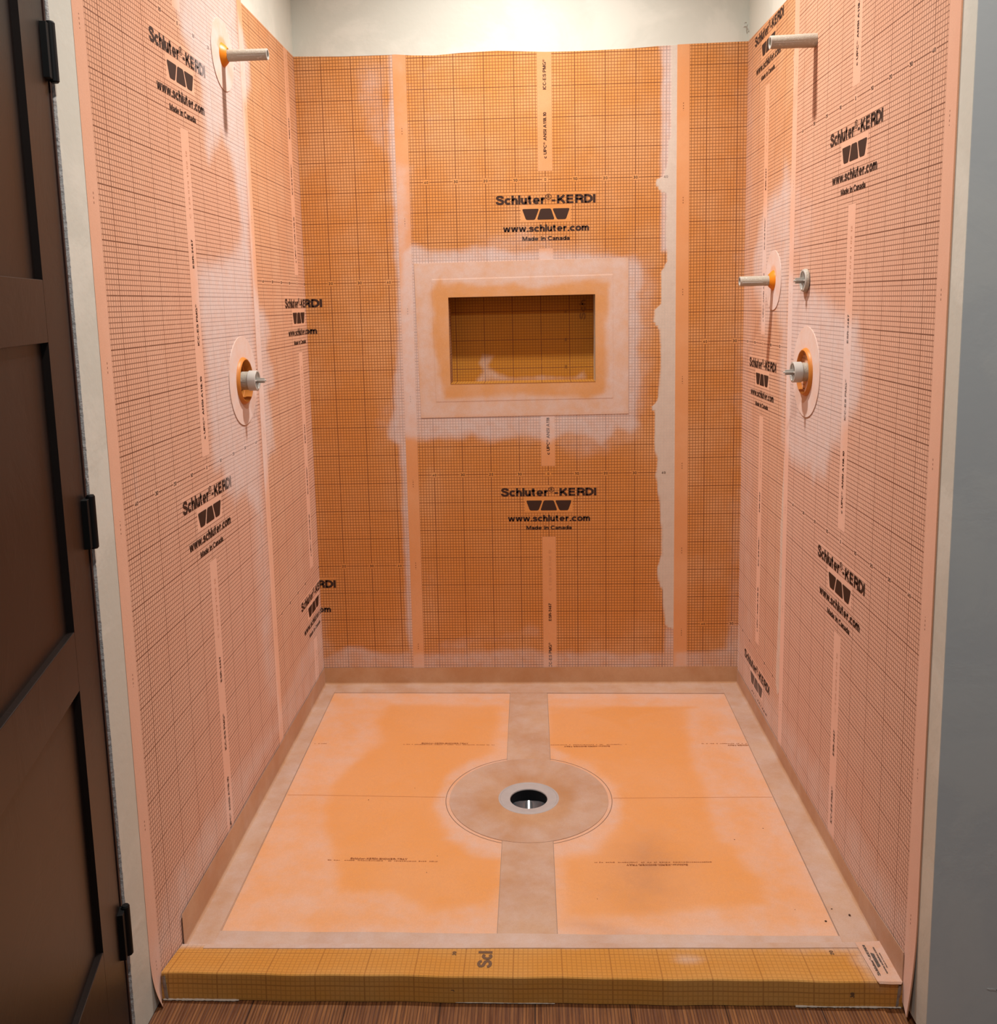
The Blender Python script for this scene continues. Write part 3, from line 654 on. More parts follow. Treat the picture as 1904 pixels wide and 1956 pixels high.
def tray_line(pts, w=.0016, name='adhesive_line'):
    V = []; F = []
    for (xa, ya), (xb, yb) in zip(pts[:-1], pts[1:]):
        n = max(2, int(math.hypot(xb-xa, yb-ya)/.03)); d = Vector((xb-xa, yb-ya)).normalized(); q = Vector((-d.y, d.x))*w/2; b0 = len(V)
        for i in range(n+1):
            t = i/n; x, y = xa+(xb-xa)*t, ya+(yb-ya)*t; V += [tray_pt(x+q.x, y+q.y, .0005), tray_pt(x-q.x, y-q.y, .0005)]
        for i in range(n): F.append((b0+2*i, b0+2*i+1, b0+2*i+3, b0+2*i+2))
    mesh_obj(name, V, F, M['adhesive'], tray)
for pts in ([(.6808, -.078), (.6812, -.56)], [(.8122, -.080), (.8124, -.56)], [(.6790, -.985), (.6788, -1.352)], [(.8102, -.985), (.8104, -1.353)],
            [(.052, -.076), (.0655, -1.350)], [(1.4290, -.094), (1.4160, -1.352)], [(.052, -.076), (1.429, -.0935)]):
    tray_line(pts)
# fine print on the tray: two lines of small words, read from the back
M['tray_ink'] = simple('tray_ink', lin(176, 112, 66), .8)
def tray_print(x0, x1, y, flip, clipx=(-9, 9), name='printed_tray_text'):
    V = []; F = []
    L = x1-x0
    lines = [('WWW.SCHLUTER.COM COMPLIES WITH ANSI A118.10 THIS SIDE UP', 0, 1, .0, .004), ('Schluter-KERDI-SHOWER-TRAY', .2, .72, .0052, .0135)]
    for body, a, b, v0, v1 in lines[1:]:
        q, f = text_mesh(body, .01); n = len(V); ok = []
        for p in q:
            x = x0+L*(a+(b-a)*p[0]); yy = (v0+(v1-v0)*p[1])
            if flip: x = x1-(x-x0); yy = -yy
            ok.append(clipx[0] < x < clipx[1]); V.append(tray_pt(x, y+yy, .0008))
        F += [tuple(i+n for i in t) for t in f if all(ok[i] for i in t)]
    # the second line is too small to read: a row of tiny strokes
    x = x0; rr = random.Random(int(x0*1000))
    while x < x1:
        w = rr.uniform(.002, .005)
        if rr.random() < .82 and clipx[0] < x < clipx[1]:
            yy = 0 if not flip else 0; n = len(V); hh = rr.uniform(.0015, .0035)
            V += [tray_pt(x, y+yy, .0008), tray_pt(x+w, y+yy, .0008), tray_pt(x+w, y+yy+hh, .0008), tray_pt(x, y+yy+hh, .0008)]; F.append((n, n+1, n+2, n+3))
        x += w+rr.uniform(.0008, .002)
    if F: mesh_obj(name, V, F, M['tray_ink'], tray)
tray_print(.246, .522, -1.083, False)
tray_print(.906, 1.194, -1.083, True)
tray_print(.352, .636, -.466, False)
tray_print(.780, 1.054, -.466, True, (.815, 9))
tray_print(1.283, 1.56, -.466, True, (-9, 1.425))
tray_print(-.15, .109, -.464, False, (.068, 9))

# ------------------------------------------------------------------ bands
def band_floor_profile(): pass
def strip_L(name, p0, p1, inward, ztop0, ztop1, fw0, fw1, layer, mat, hz_wall, hz_floor, n=110, zb=None):
    """band folded into the angle between wall and tray: wall leg then floor leg; p0->p1 along the wall, inward = unit vector into the shower"""
    V = []; HZ = []; o = .0006*layer; prof = 16  # wall leg hazed less than floor leg: its shade is put into the colour
    for i in range(n+1):
        t = i/n; bx, by = p0[0]+(p1[0]-p0[0])*t, p0[1]+(p1[1]-p0[1])*t; zt = ztop0+(ztop1-ztop0)*t; fw = fw0+(fw1-fw0)*t
        zt += .0012*math.sin(t*23+layer); R = .007
        zbase = tray_z(bx+inward[0]*.02, by+inward[1]*.02)+.0012+.0004*(layer-5)
        rows = [(o-.0006, zt, hz_wall)]+[(o, zt-(zt-zbase-R)*k/6, hz_wall) for k in range(7)]
        rows += [(o+R-R*math.cos(a), zbase+R-R*math.sin(a), (hz_wall+hz_floor)/2) for a in (math.pi/6, math.pi/3)]
        for k in range(7):
            d = o+R+(fw-o-R)*k/6; rows.append((d, None, hz_floor))
        rows.append((fw, 'rim', hz_floor))
        for d, z, hz in rows:
            x, y = bx+inward[0]*d, by+inward[1]*d
            if z is None: z = tray_z(x, y)+.0012+.0004*(layer-5)
            elif z == 'rim': z = tray_z(x, y)+.0001
            V.append((x, y, z)); HZ.append(hz)
    k = len(V)//(n+1); F = [(i*k+j, i*k+j+1, (i+1)*k+j+1, (i+1)*k+j) for i in range(n) for j in range(k-1)]
    H = np.array(HZ); z0 = np.zeros(len(H)); rr = np.random.RandomState(layer)
    return mesh_obj(name, V, F, mat, attrs={'haze': H, 'paste': z0, 'wet': z0, 'dirt': z0})
G = 'waterproofing bands round the tray edge'
b = strip_L('waterproofing_band', (W, 0), (0, 0), (0, -1), -.1095, -.1075, .092, .075, 6, M['band'], .12, .45)
tag(b, 'tan waterproofing band folded along the foot of the back wall', 'waterproofing band', G)
b = strip_L('waterproofing_band', (0, -.001), (0, -1.408), (1, 0), -.1085, -.0910, .051, .064, 7, M['band'], .22, .50)
tag(b, 'tan waterproofing band folded along the foot of the left wall', 'waterproofing band', G)
b = strip_L('waterproofing_band', (W, -1.378), (W, -.001), (-1, 0), -.125, -.119, .079, .066, 8, M['band'], .22, .50)
tag(b, 'tan waterproofing band folded along the foot of the right wall', 'waterproofing band', G)
# seam bands across the middle of the tray
for y0, y1, xa, lab in ((-.077, -.57, .6815, 'tan seam band on the tray between the drain and the back wall'), (-.98, -1.355, .6795, 'tan seam band on the tray between the drain and the curb')):
    b = surf('seam_band', lsp(xa, xa+.130, .0125), lsp(y1, y0, .0125), lambda x, y: tray_z(x, y)+.0008, M['band'], base=.42, thick=.0008)
    tag(b, lab, 'seam band', 'seam bands in line with the drain')
    z = b.data
M['edge_grey'] = M['groove']

# ------------------------------------------------------------------ curb
def curb_profile(side):
    if side == 0: return dict(yb=-1.415, yf=-1.5285, ztb=-.1560, ztf=-.1345, zfl=floor_z(0)+.0012)
    return dict(yb=-1.381, yf=-1.5015, ztb=-.1625, ztf=-.1600, zfl=floor_z(W)+.0012)
def curb_at(x):
    a, b = curb_profile(0), curb_profile(1); t = x/W; return {k: a[k]*(1-t)+b[k]*t for k in a}
def curb_top(x, y):
    c = curb_at(x); t = (y-c['yb'])/(c['yf']-c['yb']); return c['ztb']+(c['ztf']-c['ztb'])*t
def build_curb():
    xs = lsp(.003, W-.004, .01); V = []; UV = []; SP = []
    for x in xs:
        c = curb_at(x); R = .006
        wob = .0010*math.sin(x*17)+.0007*math.sin(x*41)
        back = [(c['yb'], -.215), (c['yb'], c['ztb']-.004)]
        top = [(c['yb']+(c['yf']+R-c['yb'])*k/12, None) for k in range(0, 13)]
        arc = [(c['yf']+R-R*math.sin(a), c['ztf']-R+R*math.cos(a)) for a in (math.pi/6, math.pi/3)]
        front = [(c['yf']-.004*k/8, c['ztf']-R-(c['ztf']-R-c['zfl'])*k/8) for k in range(9)]
        P = []
        for y, z in back+top+arc+front:
            if z is None: z = curb_top(x, y)-(.0003 if y < c['yf']+R+1e-6 else 0)
            P.append((y, z))
        d = 0
        for i, (y, z) in enumerate(P):
            if i: d += math.hypot(y-P[i-1][0], z-P[i-1][1])
            yy = y+(wob if i > 6 else 0)
            V.append((x, yy, z)); UV.append(((x-.1165)*100, (d-.095)*100)); SP.append((x, d))
    k = len(P); n = len(xs); F = [(i*k+j, i*k+j+1, (i+1)*k+j+1, (i+1)*k+j) for i in range(n-1) for j in range(k-1)]
    F += [tuple(range(k)), tuple((n-1)*k+j for j in range(k))[::-1]]
    SP = np.array(SP); d = SP[:, 1]-SP[:, 1].min(); dt = d-.055   # distance along the top from the back edge
    hz = np.clip(1.05-(dt/.030), 0, 1)*.8
    hz = np.maximum(hz, np.clip((SP[:, 0]-1.05)/.35, 0, 1)*np.clip(1.2-dt/.05, 0, 1)*.75)
    hz = np.maximum(hz, np.clip((SP[:, 0]-1.38)/.06, 0, 1)*np.clip(1.6-dt/.11, 0, 1)*.6)
    hz = np.maximum(hz, np.exp(-((SP[:, 0]-1.08)/.05)**2-((dt-.055)/.02)**2)*.5)
    z = np.zeros(len(hz))
    wet = np.clip(1-abs(dt-.07)/.04, 0, 1)*.5
    return mesh_obj('shower_curb', V, F, M['curb'], uv=np.array(UV), attrs={'haze': hz, 'paste': z, 'wet': wet, 'dirt': z})
curb = build_curb(); tag(curb, 'low orange curb with a printed grid across the front of the shower', 'curb')
def on_curb(pieces, name, x0, y0, sx, sy, parent, up=.0006, clip=None):
    """pieces in local units: local x = along the wall (metres after sx), local y = into the shower"""
    V = []; F = []
    for q, f in pieces:
        n = len(V); ok = []
        for a, b2 in q:
            x, y = x0+a*sx, y0+b2*sy; V.append((x, y, curb_top(x, y)+up)); ok.append(clip is None or y < clip)
        F += [tuple(i+n for i in t) for t in f if all(ok[i] for i in t)]
    z = np.zeros(len(V))
    return mesh_obj(name, V, F, M['curb_ink'], parent, attrs={'haze': z+.35, 'paste': z, 'wet': z, 'dirt': z})
t = NT('curb_ink'); M['curb_ink'] = t.out(lin(112, 84, 62), .7, .3)
on_curb([text_in('Sch', 0, 1, 0, 1, True, .02)], 'printed_lettering', .642, -1.487, .031, .070, curb, clip=-1.4285)
on_curb([text_in('20', 0, 1, 0, 1, True, .01)], 'printed_number', .588, -1.4455, .0085, .0135, curb)
on_curb([text_in('20', 0, 1, 0, 1, True, .01)], 'printed_number', 1.3745, -1.424, .0085, .0135, curb)
def on_front(body, x, zc, name):
    q, f = text_mesh(body, .01); c = curb_at(x)
    V = [(x+.0085*(1-p[1]), c['yf']-.0030, zc-.006+.012*p[0]) for p in q]; z = np.zeros(len(V))
    mesh_obj(name, V, f, M['curb_ink'], curb)
on_front('30', .590, -.178, 'printed_number'); on_front('30', 1.388, -.186, 'printed_number')
# band that ties the tray to the curb
def front_band():
    xs = lsp(.055, W-.055, .0125); V = []; n = 0
    for x in xs:
        c = curb_at(x); w = .0009*math.sin(x*19)
        P = [(-1.352+w, tray_z(x, -1.352)+.0002)]+[(-1.352+w-(.055+(c['yb']+1.415)*-.6)*0-k*(abs(c['yb'])-1.352-.006)/6, None) for k in range(7)]
        P += [(c['yb']+.002, c['ztb']-.002), (c['yb']-.003, c['ztb']+.0016)]
        P += [(c['yb']-.003-k*.0055+w*.5, 'top') for k in range(1, 4)]
        P += [(P[-1][0]-.0001, 'rim')]
        for y, z in P:
            if z is None: z = tray_z(x, y)+.0018
            elif z == 'top': z = curb_top(x, y)+.0014
            elif z == 'rim': z = curb_top(x, y)+.0001
            V.append((x, y, z))
        n = len(P)
    F = [(i*n+j, i*n+j+1, (i+1)*n+j+1, (i+1)*n+j) for i in range(len(xs)-1) for j in range(n-1)]
    z = np.zeros(len(V))
    return mesh_obj('waterproofing_band', V, F, M['band'], attrs={'haze': z+.6, 'paste': z, 'wet': z, 'dirt': z})
b = front_band(); tag(b, 'pinkish waterproofing band joining the tray to the front curb', 'waterproofing band', G)
# short upright piece at the front right
def corner_piece():
    V = []; n = 24; m_ = 10
    for i in range(n+1):
        y = -1.255-(1.502-1.255)*i/n
        zt = -.118+(.0230)*(i/n)
        zb = (curb_top(W-.01, y) if y < -1.381 else tray_z(W-.01, y))+.002
        for k in range(m_+1): V.append((W-.0006*9-.0004, y, zb+(zt-zb)*k/m_))
        V.append((W-.0006*8, y, zt))
    k = m_+2; F = [(i*k+j, i*k+j+1, (i+1)*k+j+1, (i+1)*k+j) for i in range(n) for j in range(k-1)]
    b0 = len(V)
    for j in range(k): V.append((W-.004, V[n*k+j][1], V[n*k+j][2])); 
    F += [(n*k+j, b0+j, b0+j+1, n*k+j+1) for j in range(k-1)]
    z = np.zeros(len(V)); return mesh_obj('waterproofing_band', V, F, M['band'], attrs={'haze': z+.38, 'paste': z, 'wet': z, 'dirt': z})
b = corner_piece(); tag(b, 'short upright band piece on the right wall above the end of the curb', 'waterproofing band', G)
# printed patch over the right end of the curb
def patch():
    V = []; n, k = 14, 16
    A, Bq, Cq, D = (1.4375, -1.3855), (1.4905, -1.380), (1.4905, -1.5035), (1.4410, -1.5035)
    for i in range(k+1):
        t = i/k
        for j in range(n+1):
            u = j/n
            x = (A[0]*(1-t)+D[0]*t)*(1-u)+(Bq[0]*(1-t)+Cq[0]*t)*u; y = (A[1]*(1-t)+D[1]*t)*(1-u)+(Bq[1]*(1-t)+Cq[1]*t)*u
            V.append((x, y, curb_top(x, y)+.0022+(.0010*math.sin(u*9)*math.sin(t*7))*.4))
    r = k*(n+1); b0 = len(V)
    for j in range(n+1): p = V[r+j]; V.append((p[0]+(.004 if j == 0 else 0)-(.004 if j == n else 0), p[1]-.003, p[2]-.0035))
    F = [(i*(n+1)+j, i*(n+1)+j+1, (i+1)*(n+1)+j+1, (i+1)*(n+1)+j) for i in range(k) for j in range(n)]
    F += [(r+j, r+j+1, b0+j+1, b0+j) for j in range(n)]
    z = np.zeros(len(V)); return mesh_obj('membrane_patch', V, F, M['kerdi_plain'], attrs={'haze': z+.62, 'paste': z, 'wet': z, 'dirt': z})
pt = patch(); tag(pt, 'small peach membrane patch with dark print on the right end of the curb', 'membrane patch')
LP = [(np.stack([(-q[:, 1]-4.5)/16., (q[:, 0]+17)/34.], 1), f) for q, f in LOGO]
t = NT('patch_ink'); M['curb_ink'] = t.out(lin(92, 84, 78), .7, .3)
on_curb(LP, 'printed_logo', 1.4475, -1.4885, .030, .094, pt, up=.0034)

# ------------------------------------------------------------------ sealant beads at the curb
def bead(name, x0, x1, label, r0=.0035, seed=1):
    rr = random.Random(seed); V = []; F = []; xs = lsp(x0, x1, .004); n = 6
    for x in xs:
        c = curb_at(x); r = r0*rr.uniform(.55, 1.15)
        for k in range(n):
            a = 2*math.pi*k/n; V.append((x, c['yf']-.0045+r*math.cos(a)*1.2, floor_z(x)+.0008+r*.6*math.sin(a)+.001))
    for i in range(len(xs)-1):
        for k in range(n): F.append((i*n+k, i*n+(k+1) % n, (i+1)*n+(k+1) % n, (i+1)*n+k))
    o = mesh_obj(name, V, F, M['caulk'], smooth=True); tag(o, label, 'sealant bead', 'ragged sealant beads where the curb meets the plank floor'); return o
bead('sealant_bead', .006, .16, 'ragged white sealant bead at the left end of the curb on the floor', .0028, 3)
bead('sealant_bead', .60, .80, 'thin broken sealant bead under the middle of the curb', .0013, 4)
bead('sealant_bead', 1.28, W-.008, 'ragged white sealant bead at the right end of the curb on the floor', .0028, 5)
def wedge(x, sgn, label):       # grey thinset filling the gap between curb end and membrane
    c = curb_at(x); V = []; n = 10
    for i in range(n+1):
        t = i/n; z = c['zfl']+.001+(c['ztf']-.006-c['zfl'])*t; w = .012*(1-t*.5)
        V += [(x, c['yf']-.001, z), (x+sgn*w, c['yf']-.0062-.001*math.sin(t*12), z), (x+sgn*w, c['yf']+.004, z)]
    F = []
    for i in range(n):
        a = 3*i; F += [(a, a+1, a+4, a+3), (a+1, a+2, a+5, a+4)]
    o = mesh_obj('thinset_fillet', V, F, M['thinset'], smooth=True); tag(o, label, 'thinset fillet', 'grey thinset at the ends of the curb')
M['thinset'] = simple('grey_thinset', lin(160, 138, 122), .85, .2, .15, 90, bump=(200, .001))
wedge(.004, 1, 'smeared grey thinset down the left end of the curb'); wedge(W-.006, -1, 'smeared grey thinset down the right end of the curb')

# ------------------------------------------------------------------ drain
dr = empty('shower_drain', (DC[0], DC[1], tray_z(*DC))); tag(dr, 'round grey floor drain with a tan membrane collar set in the tray', 'drain')
def lt(p): return (p[0]-DC[0], p[1]-DC[1], p[2]-tray_z(*DC))
V = []; F = []; n = 120; R_ = [.084, .092, .10, .11, .12, .13, .14, .15, .16, .18, .20, .2215, .2217]
HZ = []
for k, r in enumerate(R_):
    for i in range(n):
        t = 2*math.pi*i/n; x, y = DC[0]+r*math.cos(t), DC[1]+r*math.sin(t); V.append(lt((x, y, tray_z(x, y)+(.0017 if k < len(R_)-1 else .0001))))
        HZ.append(.46-.36*math.exp(-((r-.105)/.035)**2)*(.75-.25*math.sin(t-.4)))
for k in range(len(R_)-1):
    for i in range(n): j = (i+1) % n; F.append((k*n+i, k*n+j, (k+1)*n+j, (k+1)*n+i))
z = np.zeros(len(V)); mesh_obj('drain_membrane', V, F, M['band'], dr, attrs={'haze': np.array(HZ), 'paste': z, 'wet': z, 'dirt': z+.12})
MB().lathe([(.0005, .0862), (.0032, .0845), (.0040, .080), (.0026, .078), (.0032, .074), (.0022, .068), (.0018, .060), (.0006, .0525), (-.002, .0516)], 72, 'z').build('drain_ring', M['collar'], dr, smooth=True)
MB().lathe([(-.0019, .0517), (-.030, .0512), (-.12, .0512), (-.12, .0001)], 64, 'z').build('drain_throat', M['throat'], dr, smooth=True)
# glossy bend of the waste pipe under the throat, rising to the back
V = []; F = []; n = 28; L_ = 12
for i in range(L_+1):
    t = i/L_; yy = -.0505+.101*t
    for k in range(n+1):
        u = -1+2*k/n; x = u*.0508
        q = math.sqrt(max(0, .0508**2-yy*yy))
        x = max(-q, min(q, x)); V.append((x, yy, -.0914+.0574*t+(.056-math.sqrt(.056**2-x*x))))
for i in range(L_):
    for k in range(n): F.append((i*(n+1)+k, i*(n+1)+k+1, (i+1)*(n+1)+k+1, (i+1)*(n+1)+k))
mesh_obj('pipe_bend', V, F, M['water'], dr, smooth=True)

# ------------------------------------------------------------------ niche
ni = empty('wall_niche', ((NX0+NX1)/2, 0, (NZ0+NZ1)/2)); tag(ni, 'recessed rectangular shower niche with a flanged frame in the back wall', 'niche')
OX, OZ = (NX0+NX1)/2, (NZ0+NZ1)/2
def flange():
    FX0, FX1, FZ0, FZ1 = .3795, 1.1063, .8055, 1.335
    RX0, RX1, RZ0, RZ1 = .440, 1.052, .862, 1.278
    xs = sorted(set(lsp(FX0, FX1, .0125)+[NX0, NX1, RX0, RX1, RX0-.004, RX1+.004])); zs = sorted(set(lsp(FZ0, FZ1, .0125)+[NZ0, NZ1, RZ0, RZ1, RZ0-.004, RZ1+.004]))
    def skew(x, z):   # the frame is not quite square
        return x+.008*(1-(z-FZ0)/(FZ1-FZ0))*max(0, (NX0-x)/(NX0-FX0)), z+.0035*((x-FX0)/(FX1-FX0)-.5)*(1 if z > NZ1 or z < NZ0 else 0)
    V = []; P = []
    for z in zs:
        for x in xs:
            up = .0039 if RX0 <= x <= RX1 and RZ0 <= z <= RZ1 else .0032
            X, Z = skew(x, z); V.append((X-OX, -up, Z-OZ)); P.append((X, Z))
    n = len(xs); F = []
    for i in range(len(zs)-1):
        for j in range(n-1):
            cx, cz = (xs[j]+xs[j+1])/2, (zs[i]+zs[i+1])/2
            if NX0 < cx < NX1 and NZ0 < cz < NZ1: continue
            F.append((i*n+j, i*n+j+1, (i+1)*n+j+1, (i+1)*n+j))
    e = list(range(len(V)))
    def rim(idx):
        b = len(V)
        for i in idx: V.append((V[i][0], -.0018, V[i][2])); e.append(i)
        for k in range(len(idx)-1): F.append((idx[k], b+k, b+k+1, idx[k+1]))
    N = len(zs); rim(list(range(n))); rim([i*n+n-1 for i in range(N)]); rim([(N-1)*n+j for j in range(n)][::-1]); rim([i*n for i in range(N)][::-1])
    mk = marks('flange', np.array(P)); e = np.array(e)
    return mesh_obj('niche_flange', V, F, M['niche_plain'], ni, attrs={k: a[e] for k, a in mk.items()})
M['niche_plain'] = membrane_material('niche_flange_membrane', grid=False, deep=lin(208, 150, 92), pale=lin(212, 156, 104))
flange()
def niche_box():
    D = .092; V = []; F = []; UV = []; HZ = []; WET = []
    def quad(o, a, b, na, nb, ua, ub, hzf=None):
        b0 = len(V)
        for i in range(nb+1):
            for j in range(na+1):
                s, t = j/na, i/nb; p = [o[k]+a[k]*s+b[k]*t for k in range(3)]
                V.append((p[0]-OX, p[1], p[2]-OZ)); UV.append((ua[0]+(ua[1]-ua[0])*s, ub[0]+(ub[1]-ub[0])*t)); HZ.append(hzf(p) if hzf else 0)
        for i in range(nb):
            for j in range(na): q = b0+i*(na+1)+j; F.append((q, q+1, q+na+2, q+na+1))
    w, hh = NX1-NX0, NZ1-NZ0
    smear = [(.575, .925), (.60, .955), (.585, .985), (.60, 1.02), (.645, 1.01), (.625, .975), (.66, .945), (.70, .935), (.93, .935), (.96, .955), (.97, .93), (.97, .915), (.58, .915)]
    def hz(p):
        d = poly_sd([(p[0], p[2])], smear)[0]; return .5*max(0, min(1, (.01-d)/.02))
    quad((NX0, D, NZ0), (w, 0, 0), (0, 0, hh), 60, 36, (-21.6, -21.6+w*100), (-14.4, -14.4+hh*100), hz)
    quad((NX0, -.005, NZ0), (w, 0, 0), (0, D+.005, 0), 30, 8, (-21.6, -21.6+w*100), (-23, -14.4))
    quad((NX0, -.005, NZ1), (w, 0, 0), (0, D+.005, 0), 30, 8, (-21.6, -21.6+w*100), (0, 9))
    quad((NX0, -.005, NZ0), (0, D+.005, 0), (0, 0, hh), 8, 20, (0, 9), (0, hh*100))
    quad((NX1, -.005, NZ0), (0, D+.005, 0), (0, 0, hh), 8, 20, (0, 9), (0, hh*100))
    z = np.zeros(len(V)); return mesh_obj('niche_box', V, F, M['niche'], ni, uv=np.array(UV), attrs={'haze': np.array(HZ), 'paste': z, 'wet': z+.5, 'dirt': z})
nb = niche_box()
M['niche_ink'] = simple('niche_ink', lin(136, 84, 28), .8)
for bd, x, zc, hgt, wd in (('Sch', .945, 1.165, .022, .07), ('0', .8925, 1.158, .008, .008), ('10', .8925, 1.062, .008, .012), ('20', .8925, .966, .008, .012)):
    q, f = text_mesh(bd, .0); V = [(x+hgt*(1-p[1])-OX, .0915, zc+wd*p[0]-OZ-wd/2) for p in q]; mesh_obj('printed_number' if bd != 'Sch' else 'printed_lettering', V, f, M['niche_ink'], nb)

# ------------------------------------------------------------------ pipes, seals and valves (local +x points into the shower)
def disc(name, r, r_in, parent, mat, hz, up0, th=.0016):
    V = []; F = []; n = 80; H = []; RR = [(r, up0-.0010), (r, up0+th)]+[(r+(r_in-r)*k/6, up0+th) for k in range(1, 7)]+[(r_in, up0-.004)]
    for q, (rad, x) in enumerate(RR):
        for i in range(n):
            t = 2*math.pi*i/n; V.append((x, rad*math.cos(t), rad*math.sin(t)))
            H.append(hz if rad > r*.55 or math.sin(t) < .3 else hz*.5)
    for k in range(len(RR)-1):
        for i in range(n): j = (i+1) % n; F.append((k*n+i, k*n+j, (k+1)*n+j, (k+1)*n+i))
    z = np.zeros(len(V)); return mesh_obj(name, V, F, mat, parent, attrs={'haze': np.array(H), 'paste': z, 'wet': z, 'dirt': z}, smooth=False)
def orient(o, side, y, z):
    o.location = (0 if side == 'L' else W, y, z)
    if side == 'R': o.rotation_euler = (0, 0, math.pi)
def pipe_seal(side, y, z, up, label):
    e = empty('pipe_seal'); orient(e, side, y, z); tag(e, label, 'pipe seal', 'round membrane seals around the pipes')
    disc('seal_membrane', .0872, .030, e, M['kerdi_plain'], .85, up)
    MB().lathe([(up, .0305), (up+.003, .0290), (up+.006, .0262), (up+.010, .0228), (up+.0135, .0190), (up+.0155, .0165), (up+.0155, .0150), (up+.004, .0150)], 48).build('rubber_collar', M['rubber'], e, smooth=True)
    return e
def pipe(side, y, z, length, r, label, tilt=0.0, slot=True):
    e = empty('pipe_stub'); orient(e, side, y, z); e.rotation_euler[1] = tilt; tag(e, label, 'pipe stub', 'plastic pipe stubs sticking out of the walls')
    MB().lathe([(-.02, r*1.03), (length*.30, r*1.03), (length*.32, r*1.0), (length-.0015, r*.97), (length, r*.93), (length, r*.74), (length-.03, r*.74), (length-.03, .0001)], 40).build('pipe_barrel', M['pvc'], e, smooth=True)
    m = MB()
    for s, a in ((1, -.5), (-1, .35)):
        zz = r*.98
        m.box(length*.36, length-.004, -s*r*.93-.0006, -s*r*.93+.0006, -r*.32-.0008, -r*.32+.0008)
    m.build('mold_ridge', M['pvc_clean'], e, bevel=.0003)
    MB().lathe([(length-.002, r*.95), (length+.001, r*.96), (length+.0012, r*.74), (length-.002, r*.73)], 40).build('pipe_rim', M['pvc_clean'], e, smooth=True)
    return e
pipe_seal('L', -.7585, 1.834, .0008, 'round membrane seal with orange collar high on the left wall')
pipe('L', -.7585, 1.832, .1165, .0142, 'grey shower arm pipe stub high on the left wall', tilt=.0)
pipe('R', -.745, 1.8235, .1150, .0162, 'thick grey pipe stub high on the right wall without a seal', tilt=.012)
pipe_seal('R', -.3850, 1.2433, .0026, 'round membrane seal with orange collar low on the right wall near the back corner')
pipe('R', -.385, 1.2425, .1010, .0146, 'grey pipe stub halfway up the right wall near the back corner', tilt=.0)

def cross_cap(e, x0, rc, depth, stem, rs, parent_name='cap'):
    """test cap: cup with a recessed face, four webs and a cross shaped stem"""
    MB().lathe([(x0, rc*.96), (x0+.001, rc), (x0+depth-.001, rc), (x0+depth, rc*.97), (x0+depth, rc*.84), (x0+depth-.007, rc*.82), (x0+depth-.007, .0001)], 48).build(parent_name, M['pvc_clean'], e, smooth=True)
    m = MB(); t = .0016; xa, xb = x0+depth-.0075, x0+depth
    for a in range(2):
        k = rc*.84
        if a == 0: m.box(xa, xb-.001, -k, k, -t, t)
        else: m.box(xa, xb-.001, -t, t, -k, k)
    m.build('face_webs', M['pvc_clean'], e, bevel=.0004)
    m = MB(); m.box(xb-.002, xb+stem, -rs, rs, -t, t); m.box(xb-.002, xb+stem, -t, t, -rs, rs)
    m.lathe([(xb+stem-.001, .0022), (xb+stem+.004, .0022), (xb+stem+.0045, .0001)], 12)
    m.build('cross_stem', M['pvc_clean'], e, bevel=.0004)
def valve(side, yz, yc, up, label_seal, label_guard):
    e = empty('valve_seal'); orient(e, side, yz[0], yz[1]); tag(e, label_seal, 'valve seal', 'large round membrane seals around the valves')
    disc('seal_membrane', .1185, .0575, e, M['kerdi_plain'], .85, up)
    MB().lathe([(up-.002, .0640), (up+.003, .0632), (up+.0085, .0600), (up+.0105, .0575), (up+.0100, .0558), (up+.006, .0552), (-.010, .0548), (-.012, .0530), (-.055, .0528)], 64).build('seal_lip', M['sleeve'], e, smooth=True)
    MB().lathe([(-.056, .0528), (-.057, .0001)], 48).build('cavity_back', M['dark'], e)
    g = empty('valve_guard'); orient(g, side, yc, yz[1]); tag(g, label_guard, 'valve guard', 'grey valve guards with a cross shaped stem')
    MB().lathe([(-.055, .0242), (.0165, .0247), (.0168, .0262)], 48).build('guard_body', M['pvc'], g, smooth=True)
    MB().box(-.05, .0160, -.0253, -.0243, -.0010, .0008).build('body_seam', M['pvc_clean'], g)
    cross_cap(g, .0166, .0272, .0225, .0190, .0068)
valve('L', LV, -.7435, .0008, 'large round membrane seal around the valve hole in the left wall', 'grey valve guard in the orange hole in the left wall')
valve('R', RV, -.7370, .0032, 'large round membrane seal around the valve hole in the right wall', 'grey valve guard in the orange hole in the right wall')
g = empty('test_plug'); orient(g, 'R', -.7225, 1.2350); tag(g, 'small white plug with a cross stem on the right wall above the valve', 'test plug')
cross_cap(g, .0045, .0285, .0105, .0185, .0075, 'plug_cup')
MB().lathe([(.0050, .0300), (.009, .0305), (.0125, .0290)], 40).build('plug_rim', M['pvc'], g, smooth=True)

# ------------------------------------------------------------------ open door at the left
ANG = math.radians(12.6)
door = empty('door_1', (-.004, -1.662, 0)); door.rotation_euler = (0, 0, ANG); tag(door, kind='structure')
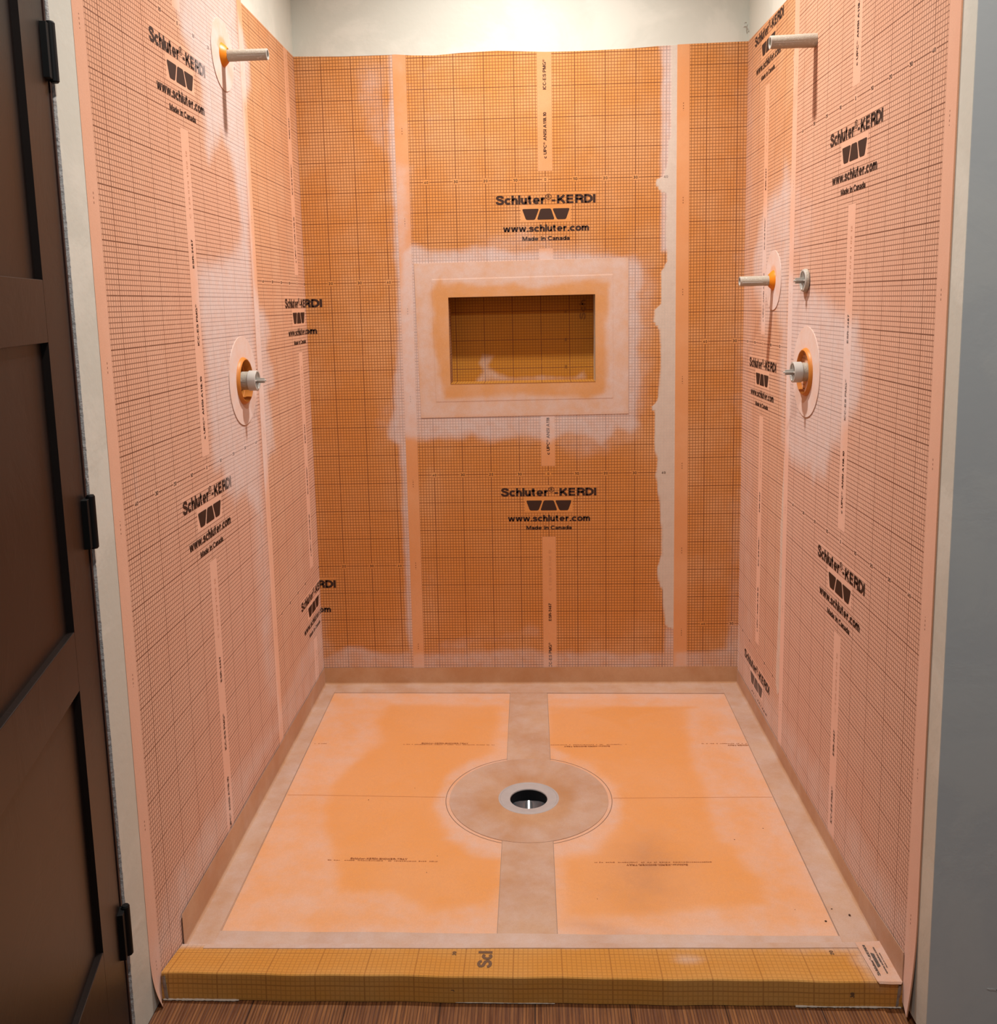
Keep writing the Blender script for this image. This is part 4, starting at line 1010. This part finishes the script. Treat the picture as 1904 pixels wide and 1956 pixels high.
# local frame: -y runs along the leaf towards its free edge, +x is the visible face
def dbox(m, t0, t1, z0, z1, d0=-.035, d1=0.0): m.box(d0, d1, -t1, -t0, z0, z1)
RAILS = [(-.170, .1090), (.5806, .6810), (1.1494, 1.2455), (1.86, 1.97)]
m = MB(); ST = .130; DW = .76
dbox(m, 0, ST, RAILS[0][0], RAILS[-1][1]); dbox(m, DW-ST, DW, RAILS[0][0], RAILS[-1][1])
for a, b2 in RAILS: dbox(m, ST, DW-ST, a, b2)
m.build('door_frame', M['door'], door, bevel=.0012)
for i in range(3):
    m = MB(); dbox(m, ST, DW-ST, RAILS[i][1], RAILS[i+1][0], -.024, -.0110); m.build('door_panel', M['door'], door)
for z0, z1 in ((1.5665, 1.6570), (.789, .8795), (.0105, .1055)):
    hg = empty('hinge', (0, 0, 0)); hg.parent = door
    m = MB(); m.lathe([(z0, .0001), (z0, 0.0075), (z1, 0.0075), (z1, .0001)], 24, 'z', (.0105, -.0015, 0)); m.lathe([(z0-.0022, .0001), (z0-.0022, .0058), (z0, .0070)], 24, 'z', (.0105, -.0015, 0)); m.lathe([(z1, .0070), (z1+.0025, .0058), (z1+.0025, .0001)], 24, 'z', (.0105, -.0015, 0))
    m.build('hinge_barrel', M['black'], hg, smooth=True)
    MB().box(-.0010, .0100, -.0240, .0010, z0+.0015, z1-.003).build('hinge_leaf', M['black'], hg, bevel=.0008)
    MB().box(-.030, .0045, .0005, .0040, z0+.0015, z1-.003).build('hinge_leaf', M['black'], hg, bevel=.0008)

# ------------------------------------------------------------------ small bits
rr = random.Random(5)
def crumb(x, y, z, s, label):
    bm = bmesh.new(); bmesh.ops.create_icosphere(bm, subdivisions=1, radius=s*.62)
    for v in bm.verts: v.co *= rr.uniform(.7, 1.3); v.co.z *= .55
    me = bpy.data.meshes.new('grit'); bm.to_mesh(me); bm.free(); me.materials.append(M['grit'])
    o = bpy.data.objects.new('grit_crumb', me); COL.objects.link(o); o.location = (x, y, z+s*.35)
    tag(o, label, 'crumb', 'dark crumbs scattered on the tray')
TR = .0012
for x, y, s, lb in ((1.403, -1.302, .0036, 'dark crumb near the front right corner of the tray panel'), (1.4285, -1.262, .0034, 'dark crumb on the edge of the right tray band'),
                    (1.347, -1.262, .0014, 'tiny dark speck left of the crumbs in the front right corner'), (1.272, -.985, .0020, 'dark speck on the right part of the tray beside the wet patch'),
                    (1.356, -.935, .0020, 'dark speck near the right tray band level with the drain front'), (.4990, -1.128, .0017, 'dark speck just below the left front tray print'),
                    (.5180, -1.058, .0015, 'dark speck just above the left front tray print'), (.421, -.728, .0016, 'dark speck on the left wet patch behind the joint'),
                    (.2990, -.795, .0022, 'dark sliver at the left end of the tray joint'), (.9060, -1.226, .0015, 'dark speck on the right wet patch near the front seam band')):
    crumb(x, y, tray_z(x, y)+TR*(1 if x > 1.42 else 0), s, lb)
crumb(1.4600, -1.285, tray_z(1.46, -1.285)+.003, .0042, 'greenish dark crumb against the right wall band')
# loose scrap of joint tape in the back right corner above the membrane
V = []; F = []
for i in range(14):
    t = i/13; x = W-.004-.018*math.sin(t*math.pi*.9); z = 2.052+.020*t+.004*math.sin(t*9); y = -.004-.010*math.sin(t*math.pi)
    w = .0022*(1-.4*t); V += [(x, y, z-w), (x+.001, y-.001, z+w)]
for i in range(13): F.append((2*i, 2*i+2, 2*i+3, 2*i+1))
o = mesh_obj('tape_scrap', V, F, M['crack']); tag(o, 'curled scrap of joint tape in the back right corner above the membrane', 'tape scrap')
sm = o.modifiers.new('s', 'SOLIDIFY'); sm.thickness = .0006
# recessed ceiling fittings the light comes from
for x, y, lb in ((.75, -.72, 'round recessed downlight in the ceiling above the shower tray'), (.86, -2.48, 'round recessed downlight in the ceiling in front of the shower')):
    e = empty('downlight', (x, y, ZC)); tag(e, lb, 'downlight', 'recessed downlights')
    MB().lathe([(0, .085), (-.006, .083), (-.007, .062), (.0, .058)], 48, 'z').build('trim_ring', M['pvc_clean'], e, smooth=True)
bpy.context.view_layer.update()
